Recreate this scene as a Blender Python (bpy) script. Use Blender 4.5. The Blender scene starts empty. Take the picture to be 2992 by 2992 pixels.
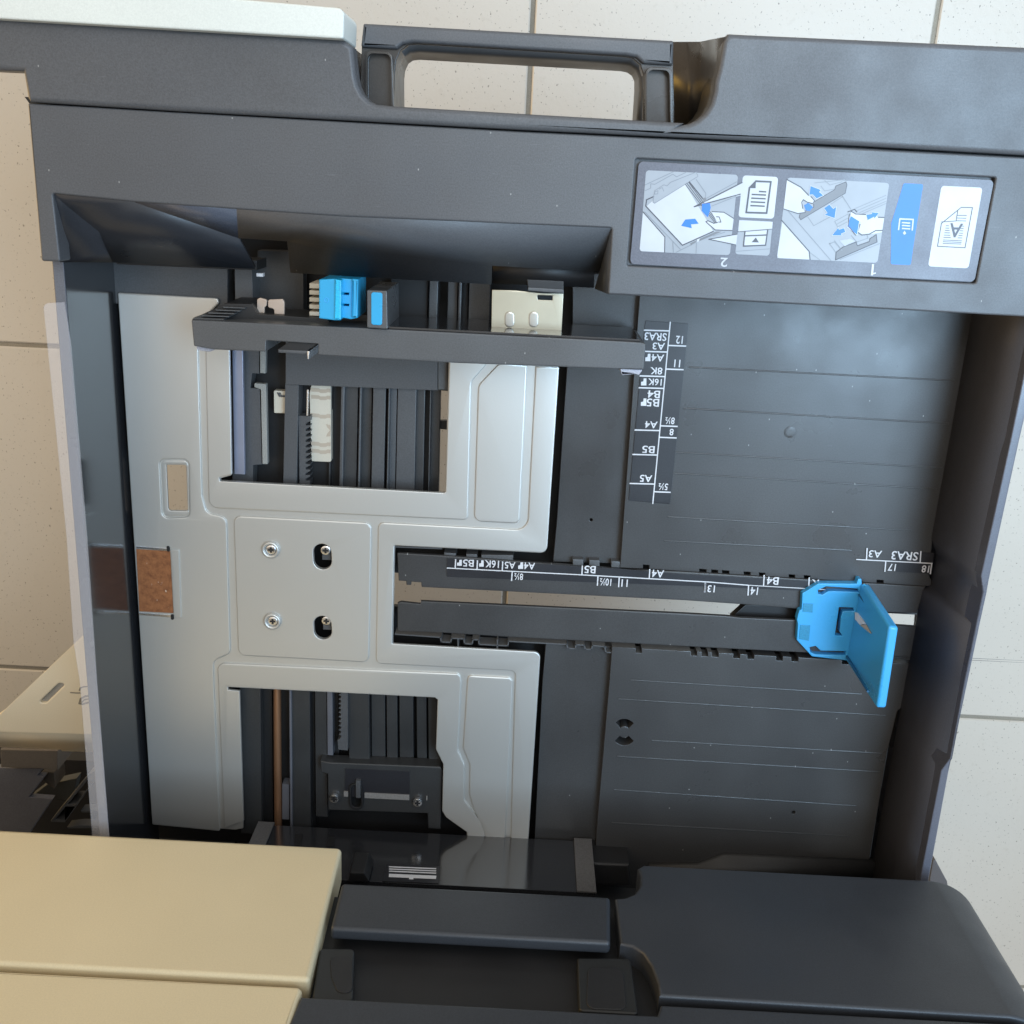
import bpy, bmesh, math, random
from mathutils import Vector, Matrix
random.seed(7)
S = bpy.context.scene
COL = S.collection

# ------------------------------------------------------------------ camera
TILT, ROLL, HEAD = 0.310133, 0.0644562, -0.0142103
FPX, CAMH, CC = 2998.4, 0.55923, 1496.0
def _basis():
    t, r, h = TILT, ROLL, HEAD
    fw = Vector((0, -math.sin(t), -math.cos(t))); up = Vector((0, math.cos(t), -math.sin(t))); rt = Vector((1, 0, 0))
    r2 = rt*math.cos(r) + up*math.sin(r); u2 = up*math.cos(r) - rt*math.sin(r)
    Z = Matrix.Rotation(h, 3, 'Z')
    return Z @ r2, Z @ u2, Z @ fw
RT, UP, FW = _basis()
cam = bpy.data.cameras.new('camera'); cam_o = bpy.data.objects.new('camera', cam); COL.objects.link(cam_o)
cam.sensor_width = 36; cam.sensor_height = 36; cam.lens = FPX/2992*36; cam.clip_start = .01; cam.clip_end = 50
M = Matrix.Identity(4)
for i in range(3):
    M[i][0] = RT[i]; M[i][1] = UP[i]; M[i][2] = -FW[i]
M[2][3] = CAMH
cam_o.matrix_world = M
S.camera = cam_o

# ------------------------------------------------------------------ light
W = bpy.data.worlds.new('World'); S.world = W; W.use_nodes = True
bg = W.node_tree.nodes['Background']
# the room round the copier: warm wooden-toned room light from the left, cool daylight from the right
_nt = W.node_tree
_tc = _nt.nodes.new('ShaderNodeTexCoord'); _sp = _nt.nodes.new('ShaderNodeSeparateXYZ'); _nt.links.new(_tc.outputs['Generated'], _sp.inputs[0])
_mr = _nt.nodes.new('ShaderNodeMapRange'); _mr.inputs[1].default_value = -.75; _mr.inputs[2].default_value = .75
_nt.links.new(_sp.outputs['X'], _mr.inputs[0])
_rp = _nt.nodes.new('ShaderNodeValToRGB'); _rp.color_ramp.elements[0].color = (1.0, .78, .54, 1); _rp.color_ramp.elements[1].color = (.70, .83, 1.0, 1)
_e = _rp.color_ramp.elements.new(.45); _e.color = (.90, .84, .74, 1)
_nt.links.new(_mr.outputs[0], _rp.inputs[0]); _nt.links.new(_rp.outputs[0], bg.inputs[0]); bg.inputs[1].default_value = 1.02
def lamp(name, loc, target, size, sy, power, color):
    l = bpy.data.lights.new(name, 'AREA'); l.shape = 'RECTANGLE'; l.size = size; l.size_y = sy; l.energy = power; l.color = color
    o = bpy.data.objects.new(name, l); COL.objects.link(o); o.location = loc
    o.rotation_euler = (Vector(target)-Vector(loc)).to_track_quat('-Z', 'Y').to_euler()
    return o
wl_ = lamp('window_light', (.78, -.02, 1.40), (.52, .02, -.37), .7, .7, 6.2, (.50, .75, 1.0)); wl_.data.spread = math.radians(75)
ul_ = lamp('upper_window_light', (.30, .62, 1.65), (.2, .24, -.37), .8, .6, 1.7, (.90, .95, 1.0)); ul_.data.spread = math.radians(68)
rl_ = lamp('low_warm_fill', (-1.45, .05, -.13), (-.25, -.15, -.38), .5, .16, 2.3, (1.0, .58, .10)); rl_.data.spread = math.radians(110)  # added warm fill, kept below the tray to tint the left floor tan
S.view_settings.view_transform = 'Standard'; S.view_settings.look = 'None'
S.view_settings.exposure = 0; S.view_settings.gamma = 1
S.render.engine = 'CYCLES'

# ------------------------------------------------------------------ measuring: photo crops -> world points
def crop(x0, y0, w, W_=1932.0):
    return lambda x, y: (x0 + x*w/W_, y0 + y*w/W_)
A = crop(0, 0, 1000); B = crop(1000, 0, 1000); Cc = crop(1992, 0, 1000); D = crop(0, 1000, 1000); E = crop(1000, 1000, 1000)
F = crop(1992, 1000, 1000); G = crop(0, 1992, 1000); H = crop(1000, 1992, 1000); I = crop(1992, 1992, 1000)
L1 = crop(1820, 450, 600); L2 = crop(2250, 500, 700); S1 = crop(1780, 900, 300, 966.); S2 = crop(1280, 1600, 800); BG = crop(2000, 1560, 800)
U1 = crop(520, 700, 600); U2 = crop(1050, 750, 800); HO = crop(600, 1030, 800); LH = crop(650, 1980, 800); LG = crop(650, 2330, 1250)
LL = crop(0, 1800, 500, 1380.); HB = crop(900, 2560, 1100); PS = crop(300, 1550, 800); SR = lambda x, y: (x, y)
def _ray(s):
    return FW + RT*((s[0]-CC)/FPX) - UP*((s[1]-CC)/FPX)
def P(s, z):
    d = _ray(s); k = (CAMH - z)/-d.z
    return (d.x*k, d.y*k)
def Q(s, Y):
    d = _ray(s); k = Y/d.y
    return (d.x*k, CAMH + d.z*k)
def pl(c, pts, z): return [P(c(*p), z) for p in pts]
def ql(c, pts, Y): return [Q(c(*p), Y) for p in pts]
def mm(z, *segs):
    out = []
    for c, pts in segs: out += pl(c, pts, z)
    return out

# ------------------------------------------------------------------ materials
def nmat(name):
    m = bpy.data.materials.new(name); m.use_nodes = True
    nt = m.node_tree; b = nt.nodes['Principled BSDF']
    return m, nt, b
def lnk(nt, a, b): nt.links.new(a, b)
def coords(nt, scale=(1, 1, 1)):
    tc = nt.nodes.new('ShaderNodeTexCoord'); mp = nt.nodes.new('ShaderNodeMapping')
    mp.inputs['Scale'].default_value = scale
    lnk(nt, tc.outputs['Object'], mp.inputs[0]); return mp.outputs[0]
def noise(nt, vec, sc, det=3, rough=.5):
    n = nt.nodes.new('ShaderNodeTexNoise'); n.inputs['Scale'].default_value = sc; n.inputs['Detail'].default_value = det
    n.inputs['Roughness'].default_value = rough; lnk(nt, vec, n.inputs['Vector']); return n.outputs['Fac']
def ramp(nt, fac, p0, c0, p1, c1):
    r = nt.nodes.new('ShaderNodeValToRGB'); r.color_ramp.elements[0].position = p0; r.color_ramp.elements[0].color = c0
    r.color_ramp.elements[1].position = p1; r.color_ramp.elements[1].color = c1; lnk(nt, fac, r.inputs[0]); return r.outputs[0]
def v4(c, k=1): return (c[0]*k, c[1]*k, c[2]*k, 1)
def mix(nt, fac, a, b):
    m = nt.nodes.new('ShaderNodeMix'); m.data_type = 'RGBA'
    for v, i in ((fac, 0), (a, 6), (b, 7)):
        if hasattr(v, 'is_linked') or hasattr(v, 'links'): lnk(nt, v, m.inputs[i])
        elif i == 0: m.inputs[0].default_value = v
        else: m.inputs[i].default_value = v
    return m.outputs[2]
def plastic(name, c, rough=.45, var=.12, dust=0., bump=.15, bscale=2200, spec=.5, rvar=.08, scratch=0., grain=.8):
    m, nt, b = nmat(name)
    v = coords(nt)
    n1 = noise(nt, v, 14, 4)
    base = ramp(nt, n1, .3, v4(c, 1-var), .7, v4(c, 1+var))
    if dust:
        vo = nt.nodes.new('ShaderNodeTexVoronoi'); vo.inputs['Scale'].default_value = 95; vo.feature = 'F1'; vo.voronoi_dimensions = '2D'
        vo.inputs['Randomness'].default_value = 1
        lnk(nt, coords(nt, (1, .62, 1)), vo.inputs['Vector'])
        spk = ramp(nt, vo.outputs['Distance'], .012, (1, 1, 1, 1), .034, (0, 0, 0, 1))
        # only a few of the cells carry a fleck
        sep = nt.nodes.new('ShaderNodeSeparateColor'); lnk(nt, vo.outputs['Color'], sep.inputs[0])
        lt = nt.nodes.new('ShaderNodeMath'); lt.operation = 'LESS_THAN'; lt.inputs[1].default_value = dust
        lnk(nt, sep.outputs[0], lt.inputs[0])
        mu = nt.nodes.new('ShaderNodeMath'); mu.operation = 'MULTIPLY'; lnk(nt, spk, mu.inputs[0]); lnk(nt, lt.outputs[0], mu.inputs[1])
        base = mix(nt, mu.outputs[0], base, (.34, .34, .33, 1))
        # smears of grey dust film
        n4 = noise(nt, coords(nt, (1.6, 1, 1)), 7, 3, .5)
        film = ramp(nt, n4, .46, (0, 0, 0, 1), .85, (.14, .14, .14, 1))
        base = mix(nt, film, base, (.20, .20, .195, 1))
    if scratch:
        n3 = noise(nt, coords(nt, (6, 60, 6)), 16, 2, .6)
        sc = ramp(nt, n3, .70, (0, 0, 0, 1), .78, (scratch, scratch, scratch, 1))
        base = mix(nt, sc, base, v4(c, 2.2))
    gr = noise(nt, v, 1300, 2, .7)
    gm_ = ramp(nt, gr, .30, (.80, .80, .80, 1), .70, (1.20, 1.20, 1.20, 1))
    mm_ = nt.nodes.new('ShaderNodeMix'); mm_.data_type = 'RGBA'; mm_.blend_type = 'MULTIPLY'; mm_.inputs[0].default_value = grain
    lnk(nt, base, mm_.inputs[6]); lnk(nt, gm_, mm_.inputs[7]); base = mm_.outputs[2]
    lnk(nt, base, b.inputs['Base Color'])
    n2 = noise(nt, v, 30, 5)
    rr = nt.nodes.new('ShaderNodeMapRange'); rr.inputs[1].default_value = .3; rr.inputs[2].default_value = .7
    rr.inputs[3].default_value = rough-rvar; rr.inputs[4].default_value = rough+rvar
    lnk(nt, n2, rr.inputs[0]); lnk(nt, rr.outputs[0], b.inputs['Roughness'])
    b.inputs['Specular IOR Level'].default_value = spec
    if bump:
        g = noise(nt, v, bscale, 2)
        bp = nt.nodes.new('ShaderNodeBump'); bp.inputs['Strength'].default_value = bump; bp.inputs['Distance'].default_value = .0002
        lnk(nt, g, bp.inputs['Height']); lnk(nt, bp.outputs[0], b.inputs['Normal'])
    return m
def flat(name, c, rough=.5, metal=0.):
    m, nt, b = nmat(name)
    v = coords(nt); n = noise(nt, v, 60, 3)
    lnk(nt, ramp(nt, n, .3, v4(c, .94), .7, v4(c, 1.06)), b.inputs['Base Color'])
    b.inputs['Roughness'].default_value = rough; b.inputs['Metallic'].default_value = metal
    return m

black = plastic('textured_black_plastic', (.088, .091, .098), .42, .08, dust=.10, bump=.3, scratch=.25)
black_face = plastic('closed_drawer_black_plastic', (.033, .037, .044), .46, .08, bump=.3)
black_in = plastic('tray_black_plastic', (.048, .048, .049), .33, .10, dust=.12, bump=.15, scratch=.15)
black_gloss = plastic('glossy_black_plastic', (.022, .023, .026), .15, .1, bump=.02, spec=.75, rvar=.03)
black_guide = plastic('guide_black_plastic', (.088, .090, .093), .35, .1, dust=.16, bump=.12)
deep = plastic('deep_black_plastic', (.014, .014, .015), .5, .15, bump=.1)
mid = plastic('dark_grey_plastic', (.080, .083, .088), .4, .12, dust=.05, bump=.1)
brownish = plastic('handle_recess_plastic', (.045, .040, .036), .3, .15, bump=.1)
cream = plastic('cream_plastic_dim_warm', (.66, .565, .37), .5, .03, bump=.25, rvar=.04, grain=.25)  # same cream everywhere; here the dim warm light is put into the colour
cream_cool_lit = plastic('cream_plastic_cool_lit', (.74, .76, .70), .5, .03, bump=.25, rvar=.04, grain=.25)  # same cream plastic with cool window light put into its colour
blue = plastic('blue_plastic', (.055, .39, .78), .33, .05, bump=.1, grain=.12)
blue_deep = plastic('blue_latch_plastic', (.03, .38, .68), .3, .05, bump=.1, grain=.12)
white_print = flat('white_print', (.70, .70, .72), .5)
strip_black = plastic('scale_strip_black', (.022, .022, .026), .35, .1, bump=.05)
felt = plastic('grey_felt', (.11, .108, .108), .95, .25, bump=1.0, bscale=1600, spec=.1)
feltw = plastic('worn_white_felt', (.42, .42, .47), .95, .5, bump=1.0, bscale=1200, spec=.1)
steel = flat('screw_steel', (.85, .86, .88), .25, 1.0)
copper = flat('copper_rod', (.42, .22, .12), .38, .7)
tanm = flat('tan_metal', (.55, .44, .36), .4, .35)
offw = plastic('off_white_plastic', (.66, .60, .49), .5, .04, grain=.15)

def sheet_metal():
    m, nt, b = nmat('galvanised_sheet')
    v = coords(nt)
    n = noise(nt, v, 5, 3); f = noise(nt, v, 900, 2)
    base = ramp(nt, n, .3, (.59, .585, .555, 1), .7, (.66, .655, .625, 1))
    lnk(nt, base, b.inputs['Base Color'])
    b.inputs['Metallic'].default_value = .66; b.inputs['Roughness'].default_value = .42
    bp = nt.nodes.new('ShaderNodeBump'); bp.inputs['Strength'].default_value = .12; bp.inputs['Distance'].default_value = .0002
    lnk(nt, f, bp.inputs['Height']); lnk(nt, bp.outputs[0], b.inputs['Normal'])
    return m
metal = sheet_metal()
def cork_mat():
    m, nt, b = nmat('brown_cork')
    v = coords(nt)
    n = noise(nt, v, 260, 4, .7); n2 = noise(nt, coords(nt, (1.5, .6, 1)), 300, 3, .7); n3 = noise(nt, v, 45, 2)
    base = ramp(nt, n, .3, (.19, .065, .022, 1), .72, (.40, .155, .055, 1))
    a = ramp(nt, n2, .66, (0, 0, 0, 1), .70, (1, 1, 1, 1)); g = ramp(nt, n3, .52, (0, 0, 0, 1), .62, (1, 1, 1, 1))
    mu = nt.nodes.new('ShaderNodeMath'); mu.operation = 'MULTIPLY'; lnk(nt, a, mu.inputs[0]); lnk(nt, g, mu.inputs[1])
    lnk(nt, mix(nt, mu.outputs[0], base, (.70, .55, .42, 1)), b.inputs['Base Color'])
    b.inputs['Roughness'].default_value = .8
    bp = nt.nodes.new('ShaderNodeBump'); bp.inputs['Strength'].default_value = .6; bp.inputs['Distance'].default_value = .0004
    lnk(nt, n, bp.inputs['Height']); lnk(nt, bp.outputs[0], b.inputs['Normal'])
    return m
cork = cork_mat()
def film_mat():
    m, nt, b = nmat('clear_film')
    b.inputs['Base Color'].default_value = (.86, .86, .92, 1); b.inputs['Roughness'].default_value = .12
    tr = nt.nodes.new('ShaderNodeBsdfTransparent'); mx = nt.nodes.new('ShaderNodeMixShader'); mx.inputs[0].default_value = .15
    lnk(nt, tr.outputs[0], mx.inputs[1]); lnk(nt, b.outputs[0], mx.inputs[2])
    lnk(nt, mx.outputs[0], nt.nodes['Material Output'].inputs[0])
    return m
film = film_mat()
def tile_mat():
    m, nt, b = nmat('speckled_tile')
    v = coords(nt)
    n = noise(nt, v, 3.0, 4); base = ramp(nt, n, .3, (.49, .452, .39, 1), .7, (.56, .522, .46, 1))
    s1 = noise(nt, coords(nt, (1.4, 1.0, 1)), 330, 2, .6); m1 = ramp(nt, s1, .665, (0, 0, 0, 1), .70, (.85, .85, .85, 1))
    base = mix(nt, m1, base, (.20, .18, .15, 1))
    s2 = noise(nt, v, 120, 3, .7); m2 = ramp(nt, s2, .60, (0, 0, 0, 1), .78, (.35, .35, .35, 1))
    base = mix(nt, m2, base, (.40, .36, .30, 1))
    lnk(nt, base, b.inputs['Base Color']); b.inputs['Roughness'].default_value = .42
    bp = nt.nodes.new('ShaderNodeBump'); bp.inputs['Strength'].default_value = .25; bp.inputs['Distance'].default_value = .001
    lnk(nt, s2, bp.inputs['Height']); lnk(nt, bp.outputs[0], b.inputs['Normal'])
    return m
tile = tile_mat()
grout = plastic('tile_grout', (.27, .245, .20), .9, .15, bump=.5, bscale=600)

# ------------------------------------------------------------------ building helpers
def tag(o, label=None, cat=None, group=None, kind=None):
    if label: o['label'] = label
    if cat: o['category'] = cat
    if group: o['group'] = group
    if kind: o['kind'] = kind
    return o
def empty(name, loc, label, cat, group=None):
    o = bpy.data.objects.new(name, None); COL.objects.link(o); o.location = loc; o.empty_display_size = .05
    return tag(o, label, cat, group)
def link(name, me, mats, parent=None, smooth=True, label=None):
    if not isinstance(mats, (list, tuple)): mats = [mats]
    me.materials.clear()
    for m in mats: me.materials.append(m)
    me.name = name
    o = bpy.data.objects.new(name, me); COL.objects.link(o)
    if smooth:
        for p in me.polygons: p.use_smooth = True
        me.set_sharp_from_angle(angle=math.radians(32))
    if parent:
        base = parent; off = Vector((0, 0, 0))
        while base: off += base.location; base = base.parent
        o.parent = parent
        for vv in me.vertices: vv.co -= off
    if label: o['label'] = label
    if smooth:
        wn = o.modifiers.new('normals', 'WEIGHTED_NORMAL'); wn.keep_sharp = True; wn.weight = 100; wn.mode = 'FACE_AREA'
    return o
def fillet(pts, r, n=5):
    """round the corners of a closed outline; r is one number or one per corner"""
    out = []; N = len(pts)
    for i in range(N):
        ri = r[min(i, len(r)-1)] if isinstance(r, (list, tuple)) else r
        p = Vector(pts[i]); a = Vector(pts[i-1]) - p; b = Vector(pts[(i+1) % N]) - p
        la, lb = a.length, b.length
        if ri <= 0 or la < 1e-9 or lb < 1e-9: out.append(tuple(p)); continue
        a /= la; b /= lb; ang = a.angle(b, 0)
        if ang < .05 or ang > 3.1: out.append(tuple(p)); continue
        t = min(ri/math.tan(ang/2), la*.48, lb*.48); rr = t*math.tan(ang/2)
        c = p + (a+b).normalized()*(rr/math.sin(ang/2))
        s = p + a*t; e = p + b*t
        a0 = math.atan2(s.y-c.y, s.x-c.x); a1 = math.atan2(e.y-c.y, e.x-c.x); d = a1-a0
        while d > math.pi: d -= 2*math.pi
        while d < -math.pi: d += 2*math.pi
        for k in range(n+1):
            q = a0 + d*k/n; out.append((c.x+rr*math.cos(q), c.y+rr*math.sin(q)))
    return out
def slab_mesh(loops, top, thick, bevel=.0004, plane='Z', seg=1):
    cu = bpy.data.curves.new('c', 'CURVE'); cu.dimensions = '2D'; cu.fill_mode = 'BOTH'
    cu.extrude = max(thick/2-bevel, .00001); cu.bevel_depth = bevel; cu.bevel_resolution = seg; cu.offset = -bevel
    for lp in loops:
        sp = cu.splines.new('POLY'); sp.points.add(len(lp)-1); sp.use_cyclic_u = True
        for p, q in zip(sp.points, lp): p.co = (q[0], q[1], 0, 1)
    o = bpy.data.objects.new('c', cu); COL.objects.link(o)
    dg = bpy.context.evaluated_depsgraph_get(); dg.update()
    me = bpy.data.meshes.new_from_object(o.evaluated_get(dg), depsgraph=dg)
    bpy.data.objects.remove(o); bpy.data.curves.remove(cu)
    bm = bmesh.new(); bm.from_mesh(me); bmesh.ops.remove_doubles(bm, verts=bm.verts, dist=1e-6)
    for v in bm.verts:
        v.co.z += top - thick/2
        if plane == 'Y': v.co = Vector((v.co.x, v.co.z, v.co.y))      # loops are (x, z); 'top' is the Y of the front face
        if plane == 'X': v.co = Vector((v.co.z, v.co.x, v.co.y))      # loops are (y, z); 'top' is the X of the front face
    bmesh.ops.recalc_face_normals(bm, faces=bm.faces)
    bm.to_mesh(me); bm.free(); return me
def slab(name, loops, top, thick, mat, parent=None, bevel=.0004, plane='Z', seg=1, label=None):
    if not isinstance(loops[0][0], (list, tuple)): loops = [loops]
    return link(name, slab_mesh(loops, top, thick, bevel, plane, seg), mat, parent, label=label)
def multi(name, items, parent, mats, bevel=.0003, label=None, plane='Z'):
    """items: (loops, top, thick, material index) joined into ONE mesh (pattern inside one part)"""
    bm = bmesh.new()
    for it in items:
        loops, top, th, mi = it[:4]
        if not isinstance(loops[0][0], (list, tuple)): loops = [loops]
        me = slab_mesh(loops, top, th, bevel if len(it) < 5 else it[4], plane)
        n = len(bm.faces); bm.from_mesh(me); bm.faces.ensure_lookup_table()
        for f in bm.faces[n:]: f.material_index = mi
        bpy.data.meshes.remove(me)
    me = bpy.data.meshes.new(name); bm.to_mesh(me); bm.free()
    return link_multi(name, me, mats, parent, label)
def link_multi(name, me, mats, parent, label=None):
    idx = [p.material_index for p in me.polygons]
    o = link(name, me, mats, parent, True, label)
    for p, i in zip(me.polygons, idx): p.material_index = i
    return o
def facets(name, faces, mat, parent, thick=.0015, label=None, ang=32):
    """faces: lists of (crop, x, y, z) corners; a skin of real thickness"""
    bm = bmesh.new()
    for f in faces:
        vs = []
        for c, x, y, z in f:
            p = P(c(x, y), z); vs.append(bm.verts.new((p[0], p[1], z)))
        bm.faces.new(vs)
    bmesh.ops.remove_doubles(bm, verts=bm.verts, dist=2e-4)
    bmesh.ops.recalc_face_normals(bm, faces=bm.faces)
    bm.faces.ensure_lookup_table()
    if sum(f.normal.z for f in bm.faces) < 0: bmesh.ops.reverse_faces(bm, faces=bm.faces)
    me = bpy.data.meshes.new(name); bm.to_mesh(me); bm.free()
    o = link(name, me, mat, parent, label=label)
    me.set_sharp_from_angle(angle=math.radians(ang))
    so = o.modifiers.new('thickness', 'SOLIDIFY'); so.thickness = thick; so.offset = -1
    return o
class Marks:
    """flat print on a surface: filled shapes, strokes and letters in one mesh"""
    def __init__(s, z, plane='Z'): s.bm = bmesh.new(); s.z = z; s.mats = []; s.plane = plane; s.step = .00005
    def mi(s, m):
        if m not in s.mats: s.mats.append(m)
        return s.mats.index(m)
    def pt(s, c, x, y): return P(c(x, y), s.z) if s.plane == 'Z' else Q(c(x, y), s.z)
    def co(s, p, lay): return (p[0], p[1], s.z+lay*s.step) if s.plane == 'Z' else (p[0], s.z+lay*s.step, p[1])
    def face(s, pts, m, lay=0):
        ar = sum(pts[i-1][0]*pts[i][1]-pts[i][0]*pts[i-1][1] for i in range(len(pts)))
        if (ar < 0) != (s.plane == 'Y'): pts = pts[::-1]
        f = s.bm.faces.new([s.bm.verts.new(s.co(p, lay)) for p in pts]); f.material_index = s.mi(m)
    def poly(s, c, pts, m, lay=0, r=0):
        w = [s.pt(c, *p) for p in pts]
        s.face(fillet(w, r) if r else w, m, lay)
    def line(s, c, pts, w, m, lay=1, closed=False):
        ww = [Vector(s.pt(c, *p)) for p in pts]
        if closed: ww.append(ww[0])
        for a, b in zip(ww, ww[1:]):
            d = (b-a); L = d.length
            if L < 1e-7: continue
            d /= L; n = Vector((-d.y, d.x))*(w/2); e = d*(w*.35)
            s.face([tuple(a-e+n), tuple(a-e-n), tuple(b+e-n), tuple(b+e+n)], m, lay); lay += .004
    def text(s, c, string, x0, y0, x1, y1, m, lay=1, rot=math.pi, fit=True):
        cu = bpy.data.curves.new('t', 'FONT'); cu.body = string; cu.resolution_u = 3; cu.offset = .012
        o = bpy.data.objects.new('t', cu); COL.objects.link(o)
        dg = bpy.context.evaluated_depsgraph_get(); dg.update()
        me = bpy.data.meshes.new_from_object(o.evaluated_get(dg), depsgraph=dg)
        bpy.data.objects.remove(o); bpy.data.curves.remove(cu)
        xs = [v.co.x for v in me.vertices]; ys = [v.co.y for v in me.vertices]
        if not xs: return
        bx0, bx1, by0, by1 = min(xs), max(xs), min(ys), max(ys)
        ca, cb, cd = Vector(s.pt(c, x0, y0)), Vector(s.pt(c, x1, y0)), Vector(s.pt(c, x0, y1))
        cx = Vector(s.pt(c, (x0+x1)/2, (y0+y1)/2)); w = (cb-ca).length; h = (cd-ca).length
        sx = w/(bx1-bx0); sy = h/(by1-by0)
        n = len(s.bm.verts)
        R = Matrix.Rotation(rot, 2)
        vs = []
        for v in me.vertices:
            q = R @ Vector(((v.co.x-(bx0+bx1)/2)*sx, (v.co.y-(by0+by1)/2)*sy)) + cx
            vs.append(s.bm.verts.new(s.co(q, lay)))
        for p in me.polygons:
            try: f = s.bm.faces.new([vs[k] for k in p.vertices]); f.material_index = s.mi(m)
            except ValueError: pass
        bpy.data.meshes.remove(me)
    def build(s, name, parent, label=None):
        me = bpy.data.meshes.new(name); s.bm.to_mesh(me); s.bm.free()
        o = link_multi(name, me, s.mats, parent, label)
        return o
def box(name, x0, x1, y0, y1, z0, z1, mat, parent=None, bevel=.0005, label=None):
    return slab(name, [(x0, y0), (x1, y0), (x1, y1), (x0, y1)], z1, z1-z0, mat, parent, bevel, label=label)
def disc(cx, cy, r, n=28): return [(cx+r*math.cos(2*math.pi*k/n), cy+r*math.sin(2*math.pi*k/n)) for k in range(n)]

# ================================================================== SETTING: tiled floor
FZ = -.376; TS = .3325; GW = .0040
bm = bmesh.new()
for i in range(-5, 6):
    for j in range(-6, 5):
        x0 = -.0075 + i*TS + GW/2; x1 = x0 + TS - GW; y0 = -.163 + j*TS*.992 + GW/2; y1 = y0 + TS*.992 - GW
        lo = [bm.verts.new((x, y, FZ-.006)) for x, y in ((x0, y0), (x1, y0), (x1, y1), (x0, y1))]
        e = .0012; md = [bm.verts.new((x, y, FZ-e)) for x, y in ((x0, y0), (x1, y0), (x1, y1), (x0, y1))]
        hi = [bm.verts.new((x, y, FZ)) for x, y in ((x0+e, y0+e), (x1-e, y0+e), (x1-e, y1-e), (x0+e, y1-e))]
        for a, b in ((lo, md), (md, hi)):
            for k in range(4): bm.faces.new((a[k], a[(k+1) % 4], b[(k+1) % 4], b[k]))
        bm.faces.new(hi)
g = [bm.verts.new(p) for p in ((-2.2, -2.5, FZ-.0022), (2.2, -2.5, FZ-.0022), (2.2, 1.9, FZ-.0022), (-2.2, 1.9, FZ-.0022))]
f = bm.faces.new(g); f.material_index = 1
me = bpy.data.meshes.new('floor'); bm.to_mesh(me); bm.free()
fl = link_multi('floor', me, [tile, grout], None); tag(fl, kind='structure', label='speckled beige floor tiles with grey grout joints')

# ================================================================== THE OPEN PAPER DRAWER
DR = empty('paper_drawer', (0, -.17, -.03), 'black open paper drawer with grey metal lift plate and blue paper stop inside', 'drawer')

# ---- outer front cover with the grip recess
zc = .072
cover = mm(zc, (SR, [(-260, 30)]), (A, [(0, 98)]), (B, [(0, 222), (58, 262), (76, 430)]), )
cover += mm(zc, (B, [(88, 480), (112, 530), (150, 568), (190, 588)]), (B, [(300, 600), (1932, 694)]), (Cc, [(0, 706), (40, 700), (88, 678), (130, 642), (162, 590), (182, 520), (190, 450), (205, 400), (235, 235)]),
            (Cc, [(265, 190), (1932, 265)]), (SR, [(3350, 155)]), (SR, [(3350, 474)]), (Cc, [(1932, 876), (1000, 824)]), (B, [(1000, 732)]), (A, [(1000, 627), (165, 575)]), (A, [(152, 552), (128, 402)]), (A, [(0, 398)]), (SR, [(-260, 190)]))
slab('front_cover', cover, zc, .013, black, DR, bevel=.0022, seg=3)
slab('recess_wall', fillet(mm(.0595, (Cc, [(20, 704), (60, 694), (100, 672), (136, 640), (166, 592), (186, 520), (193, 450), (208, 400), (238, 232), (268, 192), (520, 206), (480, 735)])), 0), .0595, .042, brownish, DR, bevel=.0008)
slab('recess_wall', fillet(mm(.0595, (B, [(-90, 224), (-4, 224), (54, 264), (72, 430), (84, 482), (108, 532), (146, 570), (186, 591), (180, 650), (-90, 640)])), 0), .0595, .042, brownish, DR, bevel=.0008)
# cream strip screwed onto the cover
slab('cream_panel', fillet(mm(.078, (SR, [(-260, -70), (640, -8), (1006, 24), (1003, 113), (0, 54.5), (-260, 40)])), [0, 0, .003, .001, 0, 0]), .078, .034, cream_cool_lit, DR, bevel=.0009, seg=3)

# ---- grip: bar, brackets around a through opening
zh = .047
ro = [(294, 720), (296, 420), (306, 340), (330, 285), (372, 254), (430, 250), (1580, 320), (1640, 330), (1682, 366), (1700, 425), (1702, 500), (1690, 790)]
ri = [(352, 720), (350, 445), (356, 400), (374, 360), (400, 342), (440, 338), (1570, 402), (1608, 410), (1634, 428), (1648, 460), (1648, 520), (1630, 790)]
hole = mm(zh-.003, (B, ro))
grip = slab('grip_bar', [fillet(mm(zh, (B, [(118, 131), (1872, 229), (1868, 368), (1700, 358), (1660, 322), (1600, 312), (400, 240), (340, 250), (306, 276), (104, 264)])), .0008)], zh, .030, black, DR, bevel=.0016, seg=3)
brk = mm(zh-.003, (B, [(112, 200), (1868, 300), (1880, 860), (90, 790)]))
slab('handle_bracket', [brk, hole], zh-.003, .020, brownish, DR, bevel=.0005, seg=2)
fcs = []
for k in range(len(ro)-1):
    fcs.append([(B, ro[k][0], ro[k][1], zh-.0034), (B, ro[k+1][0], ro[k+1][1], zh-.0034), (B, ri[k+1][0], ri[k+1][1], .004), (B, ri[k][0], ri[k][1], .004)])
facets('grip_inner_curve', fcs, black_guide, grip, .0012)
rs = []; ty = lambda x: 236 - max(0, x-100)*.20
for (xa, za), (xb, zb_) in (((-95, .002), (30, .004)), ((30, .004), (100, .016)), ((100, .016), (155, .036)), ((155, .036), (190, .056)), ((190, .056), (232, .0705))):
    rs.append([(Cc, xa, ty(xa), za), (Cc, xb, ty(xb), zb_), (Cc, xb, 760, zb_), (Cc, xa, 760, za)])
facets('recess_curve', rs, plastic('recess_gloss_plastic', (.045, .042, .040), .32, .15, bump=.05), DR, .003, ang=80)
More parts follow.
